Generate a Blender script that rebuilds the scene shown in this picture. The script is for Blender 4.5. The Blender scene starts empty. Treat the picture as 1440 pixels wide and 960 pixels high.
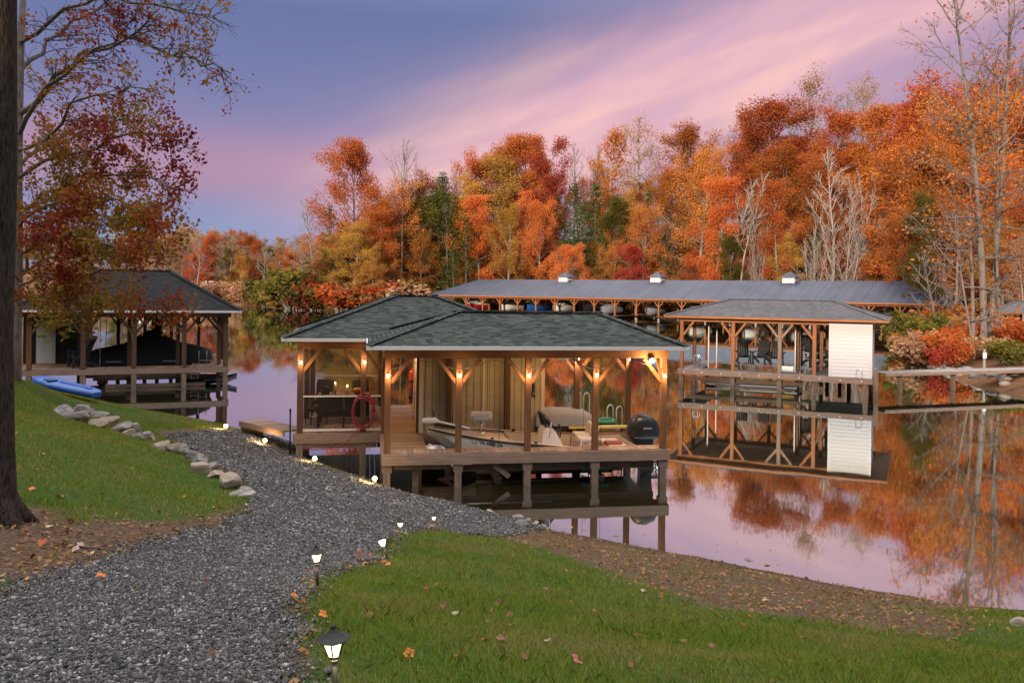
import bpy, math, random
import numpy as np
from mathutils import Vector, Matrix, Euler

S = bpy.context.scene
COL = S.collection
R = math.radians
random.seed(7)

# ------------------------------------------------------------------ camera
F, CX, HY, HC, ROLL = 1200.0, 720.0, 408.0, 4.7, 0.0131
cam_d = bpy.data.cameras.new('camera'); cam = bpy.data.objects.new('camera', cam_d); COL.objects.link(cam)
cam.location = (0, 0, HC)
cam.rotation_euler = (Matrix.Rotation(R(90), 3, 'X') @ Matrix.Rotation(ROLL, 3, 'Z')).to_euler()
cam_d.sensor_width = 36; cam_d.lens = 36 * F / 1440; cam_d.shift_y = -(480 - HY) / 1440
cam_d.clip_start = 0.05; cam_d.clip_end = 3000
S.camera = cam
S.render.resolution_x, S.render.resolution_y = 1024, 682
S.view_settings.view_transform = 'Standard'; S.view_settings.look = 'None'
S.view_settings.gamma = 1; S.view_settings.exposure = 0.22
S.cycles.use_denoising = True
S.cycles.max_bounces = 6; S.cycles.transparent_max_bounces = 10
S.cycles.caustics_reflective = False; S.cycles.caustics_refractive = False
S.cycles.sample_clamp_indirect = 4

def lin(r, g, b):
    f = lambda c: (c / 255 / 12.92) if c / 255 <= .04045 else ((c / 255 + .055) / 1.055) ** 2.4
    return (f(r), f(g), f(b), 1)

class NT:
    """short hand for node trees"""
    def __init__(s, tree): s.t = tree; tree.nodes.clear()
    def n(s, typ, ins=None, **kw):
        nd = s.t.nodes.new(typ)
        for k, v in kw.items(): setattr(nd, k, v)
        for k, v in (ins or {}).items():
            if isinstance(v, bpy.types.NodeSocket): s.t.links.new(v, nd.inputs[k])
            elif v is not None: nd.inputs[k].default_value = v
        return nd
    def m(s, op, a, b=None, c=None, clamp=False):
        nd = s.t.nodes.new('ShaderNodeMath'); nd.operation = op; nd.use_clamp = clamp
        for i, v in enumerate((a, b, c)):
            if v is None: continue
            if isinstance(v, bpy.types.NodeSocket): s.t.links.new(v, nd.inputs[i])
            else: nd.inputs[i].default_value = v
        return nd.outputs[0]
    def mix(s, f, a, b, blend='MIX'):
        nd = s.t.nodes.new('ShaderNodeMix'); nd.data_type = 'RGBA'; nd.blend_type = blend
        for i, v in ((0, f), (6, a), (7, b)):
            if isinstance(v, bpy.types.NodeSocket): s.t.links.new(v, nd.inputs[i])
            else: nd.inputs[i].default_value = v
        return nd.outputs[2]
    def ramp(s, f, stops, interp='LINEAR'):
        nd = s.t.nodes.new('ShaderNodeValToRGB'); r = nd.color_ramp; r.interpolation = interp
        while len(r.elements) < len(stops): r.elements.new(.5)
        for e, (p, c) in zip(r.elements, stops):
            e.position = p; e.color = c if len(c) == 4 else (*c, 1)
        s.t.links.new(f, nd.inputs[0]); return nd.outputs[0]
    def link(s, a, b): s.t.links.new(a, b)

# ------------------------------------------------------------------ sky
world = bpy.data.worlds.new('World'); S.world = world; world.use_nodes = True
w = NT(world.node_tree)
d = w.n('ShaderNodeTexCoord').outputs['Generated']
xyz = w.n('ShaderNodeSeparateXYZ', {0: d})
dx, dy, dz = xyz.outputs
az = w.m('ARCTAN2', dx, dy)
skyn = w.n('ShaderNodeTexSky', sky_type='NISHITA', sun_disc=False, sun_elevation=R(9), sun_rotation=R(215))
base = w.ramp(dz, [(0, lin(128, 152, 190)), (.055, lin(100, 134, 184)), (.12, lin(124, 120, 166)), (.2, lin(108, 110, 160)),
                   (.30, lin(86, 100, 150)), (.40, lin(126, 134, 184)), (.52, (1.35, 1.3, 1.32, 1)), (1, (2.7, 2.6, 2.55, 1))])
turned = w.n('ShaderNodeMapping', {'Vector': d, 'Rotation': (0, R(20), 0)}).outputs[0]
stretch = w.n('ShaderNodeMapping', {'Vector': turned, 'Scale': (1.3, 1.6, 7)})
n1 = w.n('ShaderNodeTexNoise', {'Vector': stretch.outputs[0], 'Scale': 1.6, 'Detail': 6, 'Roughness': .55, 'Distortion': .4}).outputs[0]
n2 = w.n('ShaderNodeTexNoise', {'Vector': stretch.outputs[0], 'Scale': 3.0, 'Detail': 4, 'Roughness': .5}).outputs[0]
nz = w.m('SUBTRACT', n1, .5); nz2 = w.m('SUBTRACT', n2, .5)
t = w.m('SUBTRACT', w.m('SUBTRACT', dz, w.m('MULTIPLY', az, .36)), .176)
t = w.m('ADD', t, w.m('MULTIPLY', nz, .085))
up = w.m('POWER', 2.718, w.m('MULTIPLY', w.m('MULTIPLY', t, t), -1 / .072 ** 2))
dn = w.m('POWER', 2.718, w.m('MULTIPLY', w.m('MULTIPLY', t, t), -1 / .125 ** 2))
isup = w.m('GREATER_THAN', t, 0)
band = w.m('ADD', w.m('MULTIPLY', up, isup), w.m('MULTIPLY', dn, w.m('SUBTRACT', 1, isup)))
rgt = w.n('ShaderNodeMapRange', {0: az, 1: -.42, 2: .1}, interpolation_type='SMOOTHSTEP').outputs[0]
band = w.m('MULTIPLY', band, rgt)
band = w.m('MULTIPLY', band, w.m('ADD', 1.2, w.m('MULTIPLY', nz2, .3)), clamp=True)
pinkc = w.ramp(n2, [(.3, lin(186, 148, 178)), (.5, lin(206, 155, 172)), (.68, lin(226, 172, 170))])
e = w.m('DIVIDE', w.m('SUBTRACT', w.m('ADD', dz, w.m('MULTIPLY', nz, .06)), .134), .037)
left = w.m('POWER', 2.718, w.m('MULTIPLY', w.m('MULTIPLY', e, e), -1))
lf = w.n('ShaderNodeMapRange', {0: az, 1: .05, 2: -.2}, interpolation_type='SMOOTHSTEP').outputs[0]
left = w.m('MULTIPLY', w.m('MULTIPLY', left, lf), .85)
c1 = w.mix(left, base, lin(168, 126, 156))
c2 = w.mix(band, c1, pinkc)
c3 = w.n('ShaderNodeHueSaturation', {'Saturation': .88, 'Value': 1.03, 'Color': c2}).outputs[0]
bg1 = w.n('ShaderNodeBackground', {0: c3, 1: 1.0})
bg2 = w.n('ShaderNodeBackground', {0: skyn.outputs[0], 1: .004})
add = w.n('ShaderNodeAddShader', {0: bg1.outputs[0], 1: bg2.outputs[0]})
w.n('ShaderNodeOutputWorld', {0: add.outputs[0]})

# ------------------------------------------------------------------ sun
sd = bpy.data.lights.new('sun', 'SUN'); sun = bpy.data.objects.new('sun', sd); COL.objects.link(sun)
sd.energy = 4.8; sd.angle = R(3); sd.color = (1, .80, .62)
SUN_TRAVEL = Vector((.38, .92, -.168)).normalized()
sun.rotation_euler = (-SUN_TRAVEL).to_track_quat('Z', 'Y').to_euler()

# ------------------------------------------------------------------ pixel helpers (photo pixels -> world)
def unroll(px, py):
    return px + ROLL * (py - HY), py - ROLL * (px - CX)
def at(px, py, Y):
    x, y = unroll(px, py)
    return Vector(((x - CX) / F * Y, Y, HC - (y - HY) / F * Y))
def onz(px, py, z):
    x, y = unroll(px, py)
    Y = (HC - z) * F / (y - HY)
    return Vector(((x - CX) / F * Y, Y, z))

# ------------------------------------------------------------------ mesh builder
class MB:
    def __init__(s): s.v = []; s.f = []; s.uv = []; s.sm = []
    def face(s, idx, uv=None, smooth=False):
        s.f.append(idx); s.uv.append(uv or [(0, 0)] * len(idx)); s.sm.append(smooth)
    def box(s, c, size, rot=None):
        c = Vector(c); hx, hy, hz = [q / 2 for q in size]
        M = rot if rot is not None else Matrix.Identity(3)
        b = len(s.v)
        cs = [Vector((sx * hx, sy * hy, sz * hz)) for sz in (-1, 1) for sy in (-1, 1) for sx in (-1, 1)]
        s.v += [tuple(c + M @ q) for q in cs]
        ax = max(range(3), key=lambda i: size[i])
        off = random.random() * 20
        for fc in ((0, 2, 3, 1), (4, 5, 7, 6), (0, 1, 5, 4), (2, 6, 7, 3), (0, 4, 6, 2), (1, 3, 7, 5)):
            pts = [cs[i] for i in fc]
            vary = [i for i in range(3) if max(p[i] for p in pts) - min(p[i] for p in pts) > 1e-6]
            if ax in vary: o = [i for i in vary if i != ax][0] if len(vary) > 1 else ax; uv = [(p[ax] + off, p[o] + off) for p in pts]
            else: uv = [(p[vary[0]] * .1 + off, p[vary[-1]] + off) for p in pts]
            s.face([b + i for i in fc], uv)
        return s
    def bx(s, x0, x1, y0, y1, z0, z1): return s.box(((x0 + x1) / 2, (y0 + y1) / 2, (z0 + z1) / 2), (x1 - x0, y1 - y0, z1 - z0))
    def beam(s, p0, p1, wd, ht, up=(0, 0, 1)):
        p0 = Vector(p0); p1 = Vector(p1); d = p1 - p0; L = d.length; d.normalize()
        u = Vector(up)
        if abs(d.dot(u)) > .98: u = Vector((0, 1, 0))
        y = u.cross(d).normalized(); z = d.cross(y)
        M = Matrix((d, y, z)).transposed()
        return s.box((p0 + p1) / 2, (L, wd, ht), M)
    def tube(s, pts, rad, n=8, cap=True, smooth=True):
        pts = [Vector(p) for p in pts]; k = len(pts)
        rad = [rad] * k if isinstance(rad, (int, float)) else rad
        b = len(s.v); prev = None; acc = 0
        for i, p in enumerate(pts):
            d = (pts[min(i + 1, k - 1)] - pts[max(i - 1, 0)])
            if d.length < 1e-9: d = Vector((0, 0, 1))
            d.normalize()
            if prev is None:
                a = Vector((0, 0, 1)) if abs(d.z) < .9 else Vector((1, 0, 0)); u = a.cross(d).normalized()
            else:
                u = prev - d * prev.dot(d); u = u.normalized() if u.length > 1e-6 else prev
            prev = u; v = d.cross(u)
            for j in range(n):
                an = 2 * math.pi * j / n
                s.v.append(tuple(p + (u * math.cos(an) + v * math.sin(an)) * rad[i]))
        for i in range(k - 1):
            l = (pts[i + 1] - pts[i]).length
            for j in range(n):
                j2 = (j + 1) % n
                c = 2 * math.pi * rad[i]
                s.face([b + i * n + j, b + i * n + j2, b + (i + 1) * n + j2, b + (i + 1) * n + j],
                       [(acc, c * j / n), (acc, c * (j + 1) / n), (acc + l, c * (j + 1) / n), (acc + l, c * j / n)], smooth)
            acc += l
        if cap:
            s.face([b + j for j in range(n)][::-1]); s.face([b + (k - 1) * n + j for j in range(n)])
        return s
    def lathe(s, prof, c=(0, 0, 0), n=16, smooth=True, rot=0, M=None):
        b = len(s.v); c = Vector(c)
        for r, z in prof:
            for j in range(n):
                a = 2 * math.pi * j / n + rot
                p = Vector((r * math.cos(a), r * math.sin(a), z))
                s.v.append(tuple(c + (M @ p if M else p)))
        for i in range(len(prof) - 1):
            for j in range(n):
                j2 = (j + 1) % n
                s.face([b + i * n + j, b + i * n + j2, b + (i + 1) * n + j2, b + (i + 1) * n + j], None, smooth)
        s.face([b + j for j in range(n)][::-1]); s.face([b + (len(prof) - 1) * n + j for j in range(n)])
        return s
    def poly(s, pts, uv=None, smooth=False):
        b = len(s.v); s.v += [tuple(p) for p in pts]; s.face(list(range(b, b + len(pts))), uv, smooth); return s
    def prism(s, pts, ext):
        """extrude a polygon (list of 3d points) along ext"""
        b = len(s.v); k = len(pts); e = Vector(ext)
        s.v += [tuple(Vector(p)) for p in pts] + [tuple(Vector(p) + e) for p in pts]
        s.face([b + i for i in range(k)][::-1]); s.face([b + k + i for i in range(k)])
        for i in range(k):
            j = (i + 1) % k; s.face([b + i, b + j, b + k + j, b + k + i])
        return s
    def sphere(s, c, r, n=10, m=7, sc=(1, 1, 1)):
        c = Vector(c); b = len(s.v)
        for i in range(1, m):
            th = math.pi * i / m
            for j in range(n):
                a = 2 * math.pi * j / n
                s.v.append((c.x + r * sc[0] * math.sin(th) * math.cos(a), c.y + r * sc[1] * math.sin(th) * math.sin(a), c.z + r * sc[2] * math.cos(th)))
        top = len(s.v); s.v.append((c.x, c.y, c.z + r * sc[2])); s.v.append((c.x, c.y, c.z - r * sc[2]))
        for i in range(m - 2):
            for j in range(n):
                j2 = (j + 1) % n
                s.face([b + i * n + j, b + (i + 1) * n + j, b + (i + 1) * n + j2, b + i * n + j2], None, True)
        for j in range(n):
            j2 = (j + 1) % n
            s.face([top, b + j, b + j2], None, True); s.face([top + 1, b + (m - 2) * n + j2, b + (m - 2) * n + j], None, True)
        return s
    def rows(s, rows, closed=False, smooth=True, flip=False):
        """loft rows of equal length"""
        b = len(s.v); n = len(rows[0])
        for r in rows: s.v += [tuple(p) for p in r]
        for i in range(len(rows) - 1):
            for j in range(n if closed else n - 1):
                j2 = (j + 1) % n
                q = [b + i * n + j, b + i * n + j2, b + (i + 1) * n + j2, b + (i + 1) * n + j]
                s.face(q[::-1] if flip else q, None, smooth)
        return s
    def build(s, name, mat, parent=None, bevel=0):
        me = bpy.data.meshes.new(name); me.from_pydata(s.v, [], s.f); me.update()
        ul = me.uv_layers.new(name='UVMap')
        ul.data.foreach_set('uv', [c for f in s.uv for p in f for c in p])
        me.polygons.foreach_set('use_smooth', s.sm)
        for mm in (mat if isinstance(mat, (list, tuple)) else [mat]): me.materials.append(mm)
        o = bpy.data.objects.new(name, me); COL.objects.link(o)
        if parent: o.parent = parent
        if bevel:
            bm = o.modifiers.new('bevel', 'BEVEL'); bm.width = bevel; bm.segments = 2; bm.limit_method = 'ANGLE'
        return o

def npmesh(name, V, Fc, mat, parent=None, smooth=False):
    me = bpy.data.meshes.new(name); n, k = Fc.shape
    me.vertices.add(len(V)); me.vertices.foreach_set('co', np.ascontiguousarray(V, dtype=np.float32).ravel())
    me.loops.add(n * k); me.loops.foreach_set('vertex_index', np.ascontiguousarray(Fc, dtype=np.int32).ravel())
    me.polygons.add(n); me.polygons.foreach_set('loop_start', np.arange(0, n * k, k, dtype=np.int32))
    if smooth: me.polygons.foreach_set('use_smooth', np.ones(n, dtype=bool))
    me.update(calc_edges=True); me.validate()
    if mat: me.materials.append(mat)
    o = bpy.data.objects.new(name, me); COL.objects.link(o)
    if parent: o.parent = parent
    return o

def tag(o, label=None, cat=None, group=None, kind=None):
    if label: o['label'] = label
    if cat: o['category'] = cat
    if group: o['group'] = group
    if kind: o['kind'] = kind
    return o
def thing(name, label, cat, loc=(0, 0, 0), rz=0, group=None):
    o = bpy.data.objects.new(name, None); COL.objects.link(o); o.empty_display_size = .1
    o.location = loc; o.rotation_euler = (0, 0, rz)
    return tag(o, label, cat, group)
def dup(root, loc=None, rz=None, label=None, group=None, scale=None):
    def cp(o, par):
        c = o.copy(); COL.objects.link(c); c.parent = par
        for ch in list(o.children): cp(ch, c)
        return c
    r = cp(root, None)
    if loc is not None: r.location = loc
    if rz is not None: r.rotation_euler = (0, 0, rz)
    if scale is not None: r.scale = scale
    if label: r['label'] = label
    if group: r['group'] = group
    return r

# ------------------------------------------------------------------ materials
def newmat(name):
    m = bpy.data.materials.new(name); m.use_nodes = True; t = NT(m.node_tree)
    return m, t
def out(t, sh, disp=None):
    o = t.n('ShaderNodeOutputMaterial', {0: sh})
    return o
def bumpn(t, h, strength=.3, dist=.02):
    return t.n('ShaderNodeBump', {'Strength': strength, 'Distance': dist, 'Height': h}).outputs[0]

def wood(name, dark, light, rough=.75, grain=26, var=.5, weather=0.0):
    m, t = newmat(name)
    uv = t.n('ShaderNodeTexCoord').outputs['UV']
    mp = t.n('ShaderNodeMapping', {'Vector': uv, 'Scale': (1.6, grain, 1)}).outputs[0]
    n = t.n('ShaderNodeTexNoise', {'Vector': mp, 'Scale': 1, 'Detail': 6, 'Roughness': .62, 'Distortion': .5}).outputs[0]
    big = t.n('ShaderNodeTexNoise', {'Vector': uv, 'Scale': 1.7, 'Detail': 3}).outputs[0]
    c = t.ramp(n, [(.28, dark), (.55, tuple((a + b) / 2 for a, b in zip(dark, light))), (.75, light)])
    isl = t.n('ShaderNodeNewGeometry').outputs['Random Per Island']
    v = t.m('ADD', t.m('MULTIPLY', isl, var), 1 - var / 2)
    v = t.m('MULTIPLY', v, t.m('ADD', .72, t.m('MULTIPLY', big, .56)))
    c = t.mix(1, c, t.n('ShaderNodeCombineColor', {0: v, 1: v, 2: v}).outputs[0], 'MULTIPLY')
    if weather:
        g = t.n('ShaderNodeTexNoise', {'Vector': uv, 'Scale': 3.1, 'Detail': 4}).outputs[0]
        c = t.mix(t.m('MULTIPLY', t.ramp(g, [(.42, (0, 0, 0)), (.62, (1, 1, 1))]), weather), c, (.16, .14, .12, 1))
    b = t.n('ShaderNodeBsdfPrincipled', {'Base Color': c, 'Roughness': rough, 'Normal': bumpn(t, n, .35, .01)})
    out(t, b.outputs[0]); return m

def plain(name, col, rough=.5, metal=0, noise=.12, scale=6, spec=.5, bump=0):
    m, t = newmat(name)
    oc = t.n('ShaderNodeTexCoord').outputs['Object']
    n = t.n('ShaderNodeTexNoise', {'Vector': oc, 'Scale': scale, 'Detail': 5, 'Roughness': .6}).outputs[0]
    v = t.m('ADD', 1 - noise, t.m('MULTIPLY', n, 2 * noise))
    c = t.mix(1, (*col[:3], 1), t.n('ShaderNodeCombineColor', {0: v, 1: v, 2: v}).outputs[0], 'MULTIPLY')
    ins = {'Base Color': c, 'Roughness': rough, 'Metallic': metal, 'Specular IOR Level': spec}
    if bump: ins['Normal'] = bumpn(t, n, bump, .02)
    out(t, t.n('ShaderNodeBsdfPrincipled', ins).outputs[0]); return m

def emit(name, col, strength):
    m, t = newmat(name)
    out(t, t.n('ShaderNodeEmission', {0: (*col, 1), 1: strength}).outputs[0]); return m

def shingle(name, c1, c2, shadow_col=(.012, .012, .012)):
    m, t = newmat(name)
    uv = t.n('ShaderNodeTexCoord').outputs['UV']; sx = t.n('ShaderNodeSeparateXYZ', {0: uv}).outputs
    wob = t.n('ShaderNodeTexNoise', {'Vector': uv, 'Scale': 2.5, 'Detail': 2}).outputs[0]
    vv = t.m('DIVIDE', t.m('ADD', sx[1], t.m('MULTIPLY', wob, .012)), .12); row = t.m('FLOOR', vv); fr = t.m('FRACT', vv)
    sh = t.n('ShaderNodeTexWhiteNoise', {'W': row}, noise_dimensions='1D').outputs[0]
    uu = t.m('ADD', t.m('DIVIDE', sx[0], .17), t.m('MULTIPLY', sh, 7)); col = t.m('FLOOR', uu); fu = t.m('FRACT', uu)
    cell = t.n('ShaderNodeCombineXYZ', {0: col, 1: row}).outputs[0]
    rn = t.n('ShaderNodeTexWhiteNoise', {'Vector': cell}, noise_dimensions='2D').outputs[0]
    c = t.ramp(rn, [(0, c1), (.55, tuple((p + q) / 2 for p, q in zip(c1, c2))), (1, c2)])
    n = t.n('ShaderNodeTexNoise', {'Vector': uv, 'Scale': .8, 'Detail': 5}).outputs[0]
    n2 = t.n('ShaderNodeTexNoise', {'Vector': uv, 'Scale': 45, 'Detail': 3}).outputs[0]
    v = t.m('ADD', t.m('ADD', .5, t.m('MULTIPLY', n, .55)), t.m('MULTIPLY', n2, .45))
    c = t.mix(1, c, t.n('ShaderNodeCombineColor', {0: v, 1: v, 2: v}).outputs[0], 'MULTIPLY')
    thick = t.m('GREATER_THAN', rn, .45)
    shadow_line = t.m('LESS_THAN', fr, t.m('ADD', .10, t.m('MULTIPLY', thick, .22)))  # shadow line below each course, painted dark into the shingle colour
    c = t.mix(t.m('MULTIPLY', shadow_line, .8), c, (*shadow_col, 1))
    h = t.m('ADD', t.m('MULTIPLY', t.m('SUBTRACT', 1, fr), .7), t.m('MULTIPLY', thick, .5))
    b = t.n('ShaderNodeBsdfPrincipled', {'Base Color': c, 'Roughness': .95, 'Specular IOR Level': .06, 'Normal': bumpn(t, h, .9, .018)})
    out(t, b.outputs[0]); return m

def leafmat(name, cols, trans=.35, objvar=.45, noise_scale=.25, pos=False):
    """cols: list of linear rgb"""
    m, t = newmat(name)
    isl = t.n('ShaderNodeNewGeometry').outputs['Random Per Island']
    oc = t.n('ShaderNodeTexCoord').outputs['Object']
    n = t.n('ShaderNodeTexNoise', {'Vector': oc, 'Scale': noise_scale, 'Detail': 3}).outputs[0]
    if pos: f = t.m('ADD', t.m('MULTIPLY', isl, .3), t.m('MULTIPLY', t.m('SUBTRACT', n, .32), 2.0))
    else: f = t.m('ADD', t.m('MULTIPLY', isl, .65), t.m('MULTIPLY', t.m('SUBTRACT', n, .32), 1.0))
    k = len(cols)
    c = t.ramp(f, [(i / (k - 1), q) for i, q in enumerate(cols)])
    ov = t.n('ShaderNodeObjectInfo').outputs['Random']
    v = t.m('ADD', 1 - objvar / 2, t.m('MULTIPLY', ov, objvar))
    hs = t.n('ShaderNodeHueSaturation', {'Hue': t.m('ADD', .488, t.m('MULTIPLY', t.m('FRACT', t.m('MULTIPLY', ov, 7.31)), .024 if not pos else 0.01)), 'Value': v, 'Color': c})
    dif = t.n('ShaderNodeBsdfDiffuse', {0: hs.outputs[0]}); tr = t.n('ShaderNodeBsdfTranslucent', {0: hs.outputs[0]})
    out(t, t.n('ShaderNodeMixShader', {0: trans, 1: dif.outputs[0], 2: tr.outputs[0]}).outputs[0]); return m

def barkmat(name, dark, light, scale=9):
    m, t = newmat(name)
    oc = t.n('ShaderNodeTexCoord').outputs['Object']
    mp = t.n('ShaderNodeMapping', {'Vector': oc, 'Scale': (1, 1, .18)}).outputs[0]
    n = t.n('ShaderNodeTexNoise', {'Vector': mp, 'Scale': scale, 'Detail': 7, 'Roughness': .7}).outputs[0]
    vo = t.n('ShaderNodeTexVoronoi', {'Vector': mp, 'Scale': scale * 2.2}).outputs[0]
    h = t.m('ADD', n, t.m('MULTIPLY', vo, .5))
    c = t.ramp(h, [(.4, dark), (.85, light)])
    out(t, t.n('ShaderNodeBsdfPrincipled', {'Base Color': c, 'Roughness': .95, 'Specular IOR Level': .05, 'Normal': bumpn(t, h, .9, .05)}).outputs[0]); return m

M = {}
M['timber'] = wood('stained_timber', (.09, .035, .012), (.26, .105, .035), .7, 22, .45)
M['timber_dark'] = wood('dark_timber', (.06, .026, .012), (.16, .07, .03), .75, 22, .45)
M['timber_lit'] = wood('sunlit_timber', (.21, .068, .018), (.38, .14, .042), .7, 14, .3)  # brighter copy of the timber, warm sunlight put into its colour
M['deck_grey'] = wood('weathered_deck', (.16, .098, .068), (.40, .265, .19), .85, 30, .55, .25)
M['deck_brown'] = wood('brown_deck', (.14, .07, .03), (.33, .18, .085), .75, 24, .4)
M['deck_pale'] = wood('pale_deck', (.2, .18, .165), (.36, .33, .31), .85, 24, .4)
M['piling'] = wood('wet_piling', (.11, .07, .046), (.33, .225, .155), .85, 16, .5, .15)
M['shed'] = wood('olive_siding', (.38, .315, .21), (.47, .395, .27), .8, 9, .12)
M['white_trim'] = plain('white_trim', (.68, .64, .6), .5, noise=.06)
M['cream_trim'] = plain('cream_trim', (.62, .52, .4), .55, noise=.08)
M['siding_white'] = plain('white_siding', (.5, .485, .5), .55, noise=.05)
M['shingle_green'] = shingle('green_charcoal_shingle', (.028, .035, .032), (.088, .102, .092), (.01, .012, .011))
M['shingle_black'] = shingle('black_shingle', (.016, .016, .018), (.032, .031, .034))
M['shingle_grey'] = shingle('grey_shingle', (.085, .085, .092), (.16, .155, .165), (.04, .04, .044))
M['black'] = plain('black_plastic', (.012, .013, .016), .35, noise=.2)
M['black_matte'] = plain('black_fabric', (.012, .012, .014), .85, noise=.3)
M['iron'] = plain('black_iron', (.005, .005, .005), .65, noise=.2)
M['steel'] = plain('brushed_steel', (.6, .6, .6), .3, 1, .1)
M['white_gel'] = plain('white_gelcoat', (.78, .76, .72), .25, noise=.05)
M['tan_hull'] = plain('tan_hull', (.74, .68, .58), .35, noise=.12)
M['beige'] = plain('beige_deck', (.58, .46, .36), .6, noise=.12)
M['vinyl'] = plain('pale_vinyl', (.6, .52, .47), .5, noise=.1)
M['grey_canvas'] = plain('grey_canvas', (.26, .27, .31), .85, noise=.18, bump=.3)
M['red'] = plain('red_paint', (.4, .02, .025), .4, noise=.1)
M['hose'] = plain('red_hose', (.30, .03, .05), .5, noise=.15)
M['blue'] = plain('blue_plastic', (.008, .075, .33), .4, noise=.1)
M['green'] = plain('green_plastic', (.03, .22, .13), .5, noise=.15)
M['teal'] = plain('teal_plastic', (.05, .30, .30), .5, noise=.15)
M['yellow'] = plain('floodlit_yellow', (.6, .48, .1), .5, noise=.1)  # yellow floodlight on the back deck edge put into the colour
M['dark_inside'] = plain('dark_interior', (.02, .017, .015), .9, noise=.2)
M['bulb'] = emit('warm_bulb', (1, .62, .3), 30)
M['lamp_glass'] = emit('lit_lantern_glass', (1, .82, .42), 2.6)
M['lamp_white'] = emit('lit_white_lantern_glass', (1, .93, .74), 2.2)
M['spot'] = emit('spot_bulb', (1, .6, .2), 60)
M['flood'] = emit('flood_bulb', (1, .72, .36), 90)

# metal roof
m, t = newmat('blue_metal_roof')
uv = t.n('ShaderNodeTexCoord').outputs['UV']
u = t.n('ShaderNodeSeparateXYZ', {0: uv}).outputs
rib = t.m('POWER', t.m('ABSOLUTE', t.m('SINE', t.m('MULTIPLY', u[0], math.pi / .45))), 10)
nn = t.n('ShaderNodeTexNoise', {'Vector': uv, 'Scale': .25, 'Detail': 5}).outputs[0]
c = t.ramp(nn, [(.3, (.038, .047, .078)), (.7, (.064, .076, .116))])
pan = t.m('FRACT', t.m('MULTIPLY', t.m('SINE', t.m('MULTIPLY', t.m('FLOOR', t.m('DIVIDE', u[0], .45)), 12.9)), 437.5))
c = t.mix(t.m('MULTIPLY', rib, .75), c, (.022, .026, .042, 1))
v = t.m('ADD', .78, t.m('MULTIPLY', pan, .35))
c = t.mix(1, c, t.n('ShaderNodeCombineColor', {0: v, 1: v, 2: v}).outputs[0], 'MULTIPLY')
out(t, t.n('ShaderNodeBsdfPrincipled', {'Base Color': c, 'Roughness': .5, 'Metallic': .1, 'Normal': bumpn(t, rib, .6, .03)}).outputs[0]); M['metal_roof'] = m

# insect screen
m, t = newmat('insect_screen')
dk = t.n('ShaderNodeBsdfDiffuse', {0: (.05, .04, .03, 1)}); tp = t.n('ShaderNodeBsdfTransparent')
out(t, t.n('ShaderNodeMixShader', {0: .26, 1: tp.outputs[0], 2: dk.outputs[0]}).outputs[0]); M['screen'] = m
# smoked windscreen
m, t = newmat('smoked_plastic')
dk = t.n('ShaderNodeBsdfGlossy', {0: (.1, .1, .12, 1), 1: .1}); tp = t.n('ShaderNodeBsdfTransparent', {0: (.25, .27, .3, 1)})
out(t, t.n('ShaderNodeMixShader', {0: .4, 1: tp.outputs[0], 2: dk.outputs[0]}).outputs[0]); M['smoke'] = m
# boulder
m, t = newmat('boulder_stone')
oc = t.n('ShaderNodeTexCoord').outputs['Object']; ov = t.n('ShaderNodeObjectInfo').outputs['Random']
n = t.n('ShaderNodeTexNoise', {'Vector': oc, 'Scale': 5, 'Detail': 8, 'Roughness': .7}).outputs[0]
st = t.n('ShaderNodeTexNoise', {'Vector': t.n('ShaderNodeMapping', {'Vector': oc, 'Scale': (2, 2, 11), 'Rotation': (.3, .2, 0)}).outputs[0], 'Scale': 1.5, 'Detail': 5}).outputs[0]
c = t.ramp(t.m('ADD', t.m('MULTIPLY', n, .6), t.m('MULTIPLY', st, .4)), [(.3, (.06, .055, .055)), (.5, (.2, .185, .175)), (.68, (.40, .37, .35))])
c = t.mix(t.m('MULTIPLY', t.m('GREATER_THAN', ov, .6), .4), c, (.40, .29, .18, 1), 'MIX')
out(t, t.n('ShaderNodeBsdfPrincipled', {'Base Color': c, 'Roughness': .9, 'Specular IOR Level': .2, 'Normal': bumpn(t, t.m('ADD', n, st), .8, .05)}).outputs[0]); M['boulder'] = m
# gravel stones
m, t = newmat('gravel_stone')
isl = t.n('ShaderNodeNewGeometry').outputs['Random Per Island']
c = t.ramp(isl, [(0, (.03, .028, .028)), (.4, (.07, .067, .067)), (.85, (.125, .12, .118)), (.96, (.23, .22, .21)), (1, (.38, .36, .34))])
out(t, t.n('ShaderNodeBsdfPrincipled', {'Base Color': c, 'Roughness': .9, 'Specular IOR Level': .2}).outputs[0]); M['gravel'] = m
# packed gravel bed
m, t = newmat('gravel_bed')
oc = t.n('ShaderNodeTexCoord').outputs['Object']
vo = t.n('ShaderNodeTexVoronoi', {'Vector': oc, 'Scale': 24, 'Randomness': 1})
cr = t.n('ShaderNodeSeparateColor', {0: vo.outputs['Color']}).outputs[0]
n = t.n('ShaderNodeTexNoise', {'Vector': oc, 'Scale': .7, 'Detail': 5}).outputs[0]
c = t.ramp(cr, [(0, (.035, .033, .032)), (.5, (.09, .085, .083)), (.85, (.17, .165, .16)), (1, (.36, .34, .33))])
c = t.mix(t.m('MULTIPLY', t.ramp(n, [(.5, (0, 0, 0)), (.75, (1, 1, 1))]), .35), c, (.1, .075, .055, 1))
out(t, t.n('ShaderNodeBsdfPrincipled', {'Base Color': c, 'Roughness': .95, 'Specular IOR Level': .15, 'Normal': bumpn(t, vo.outputs['Distance'], 1, .03)}).outputs[0]); M['gravel_bed'] = m
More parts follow.
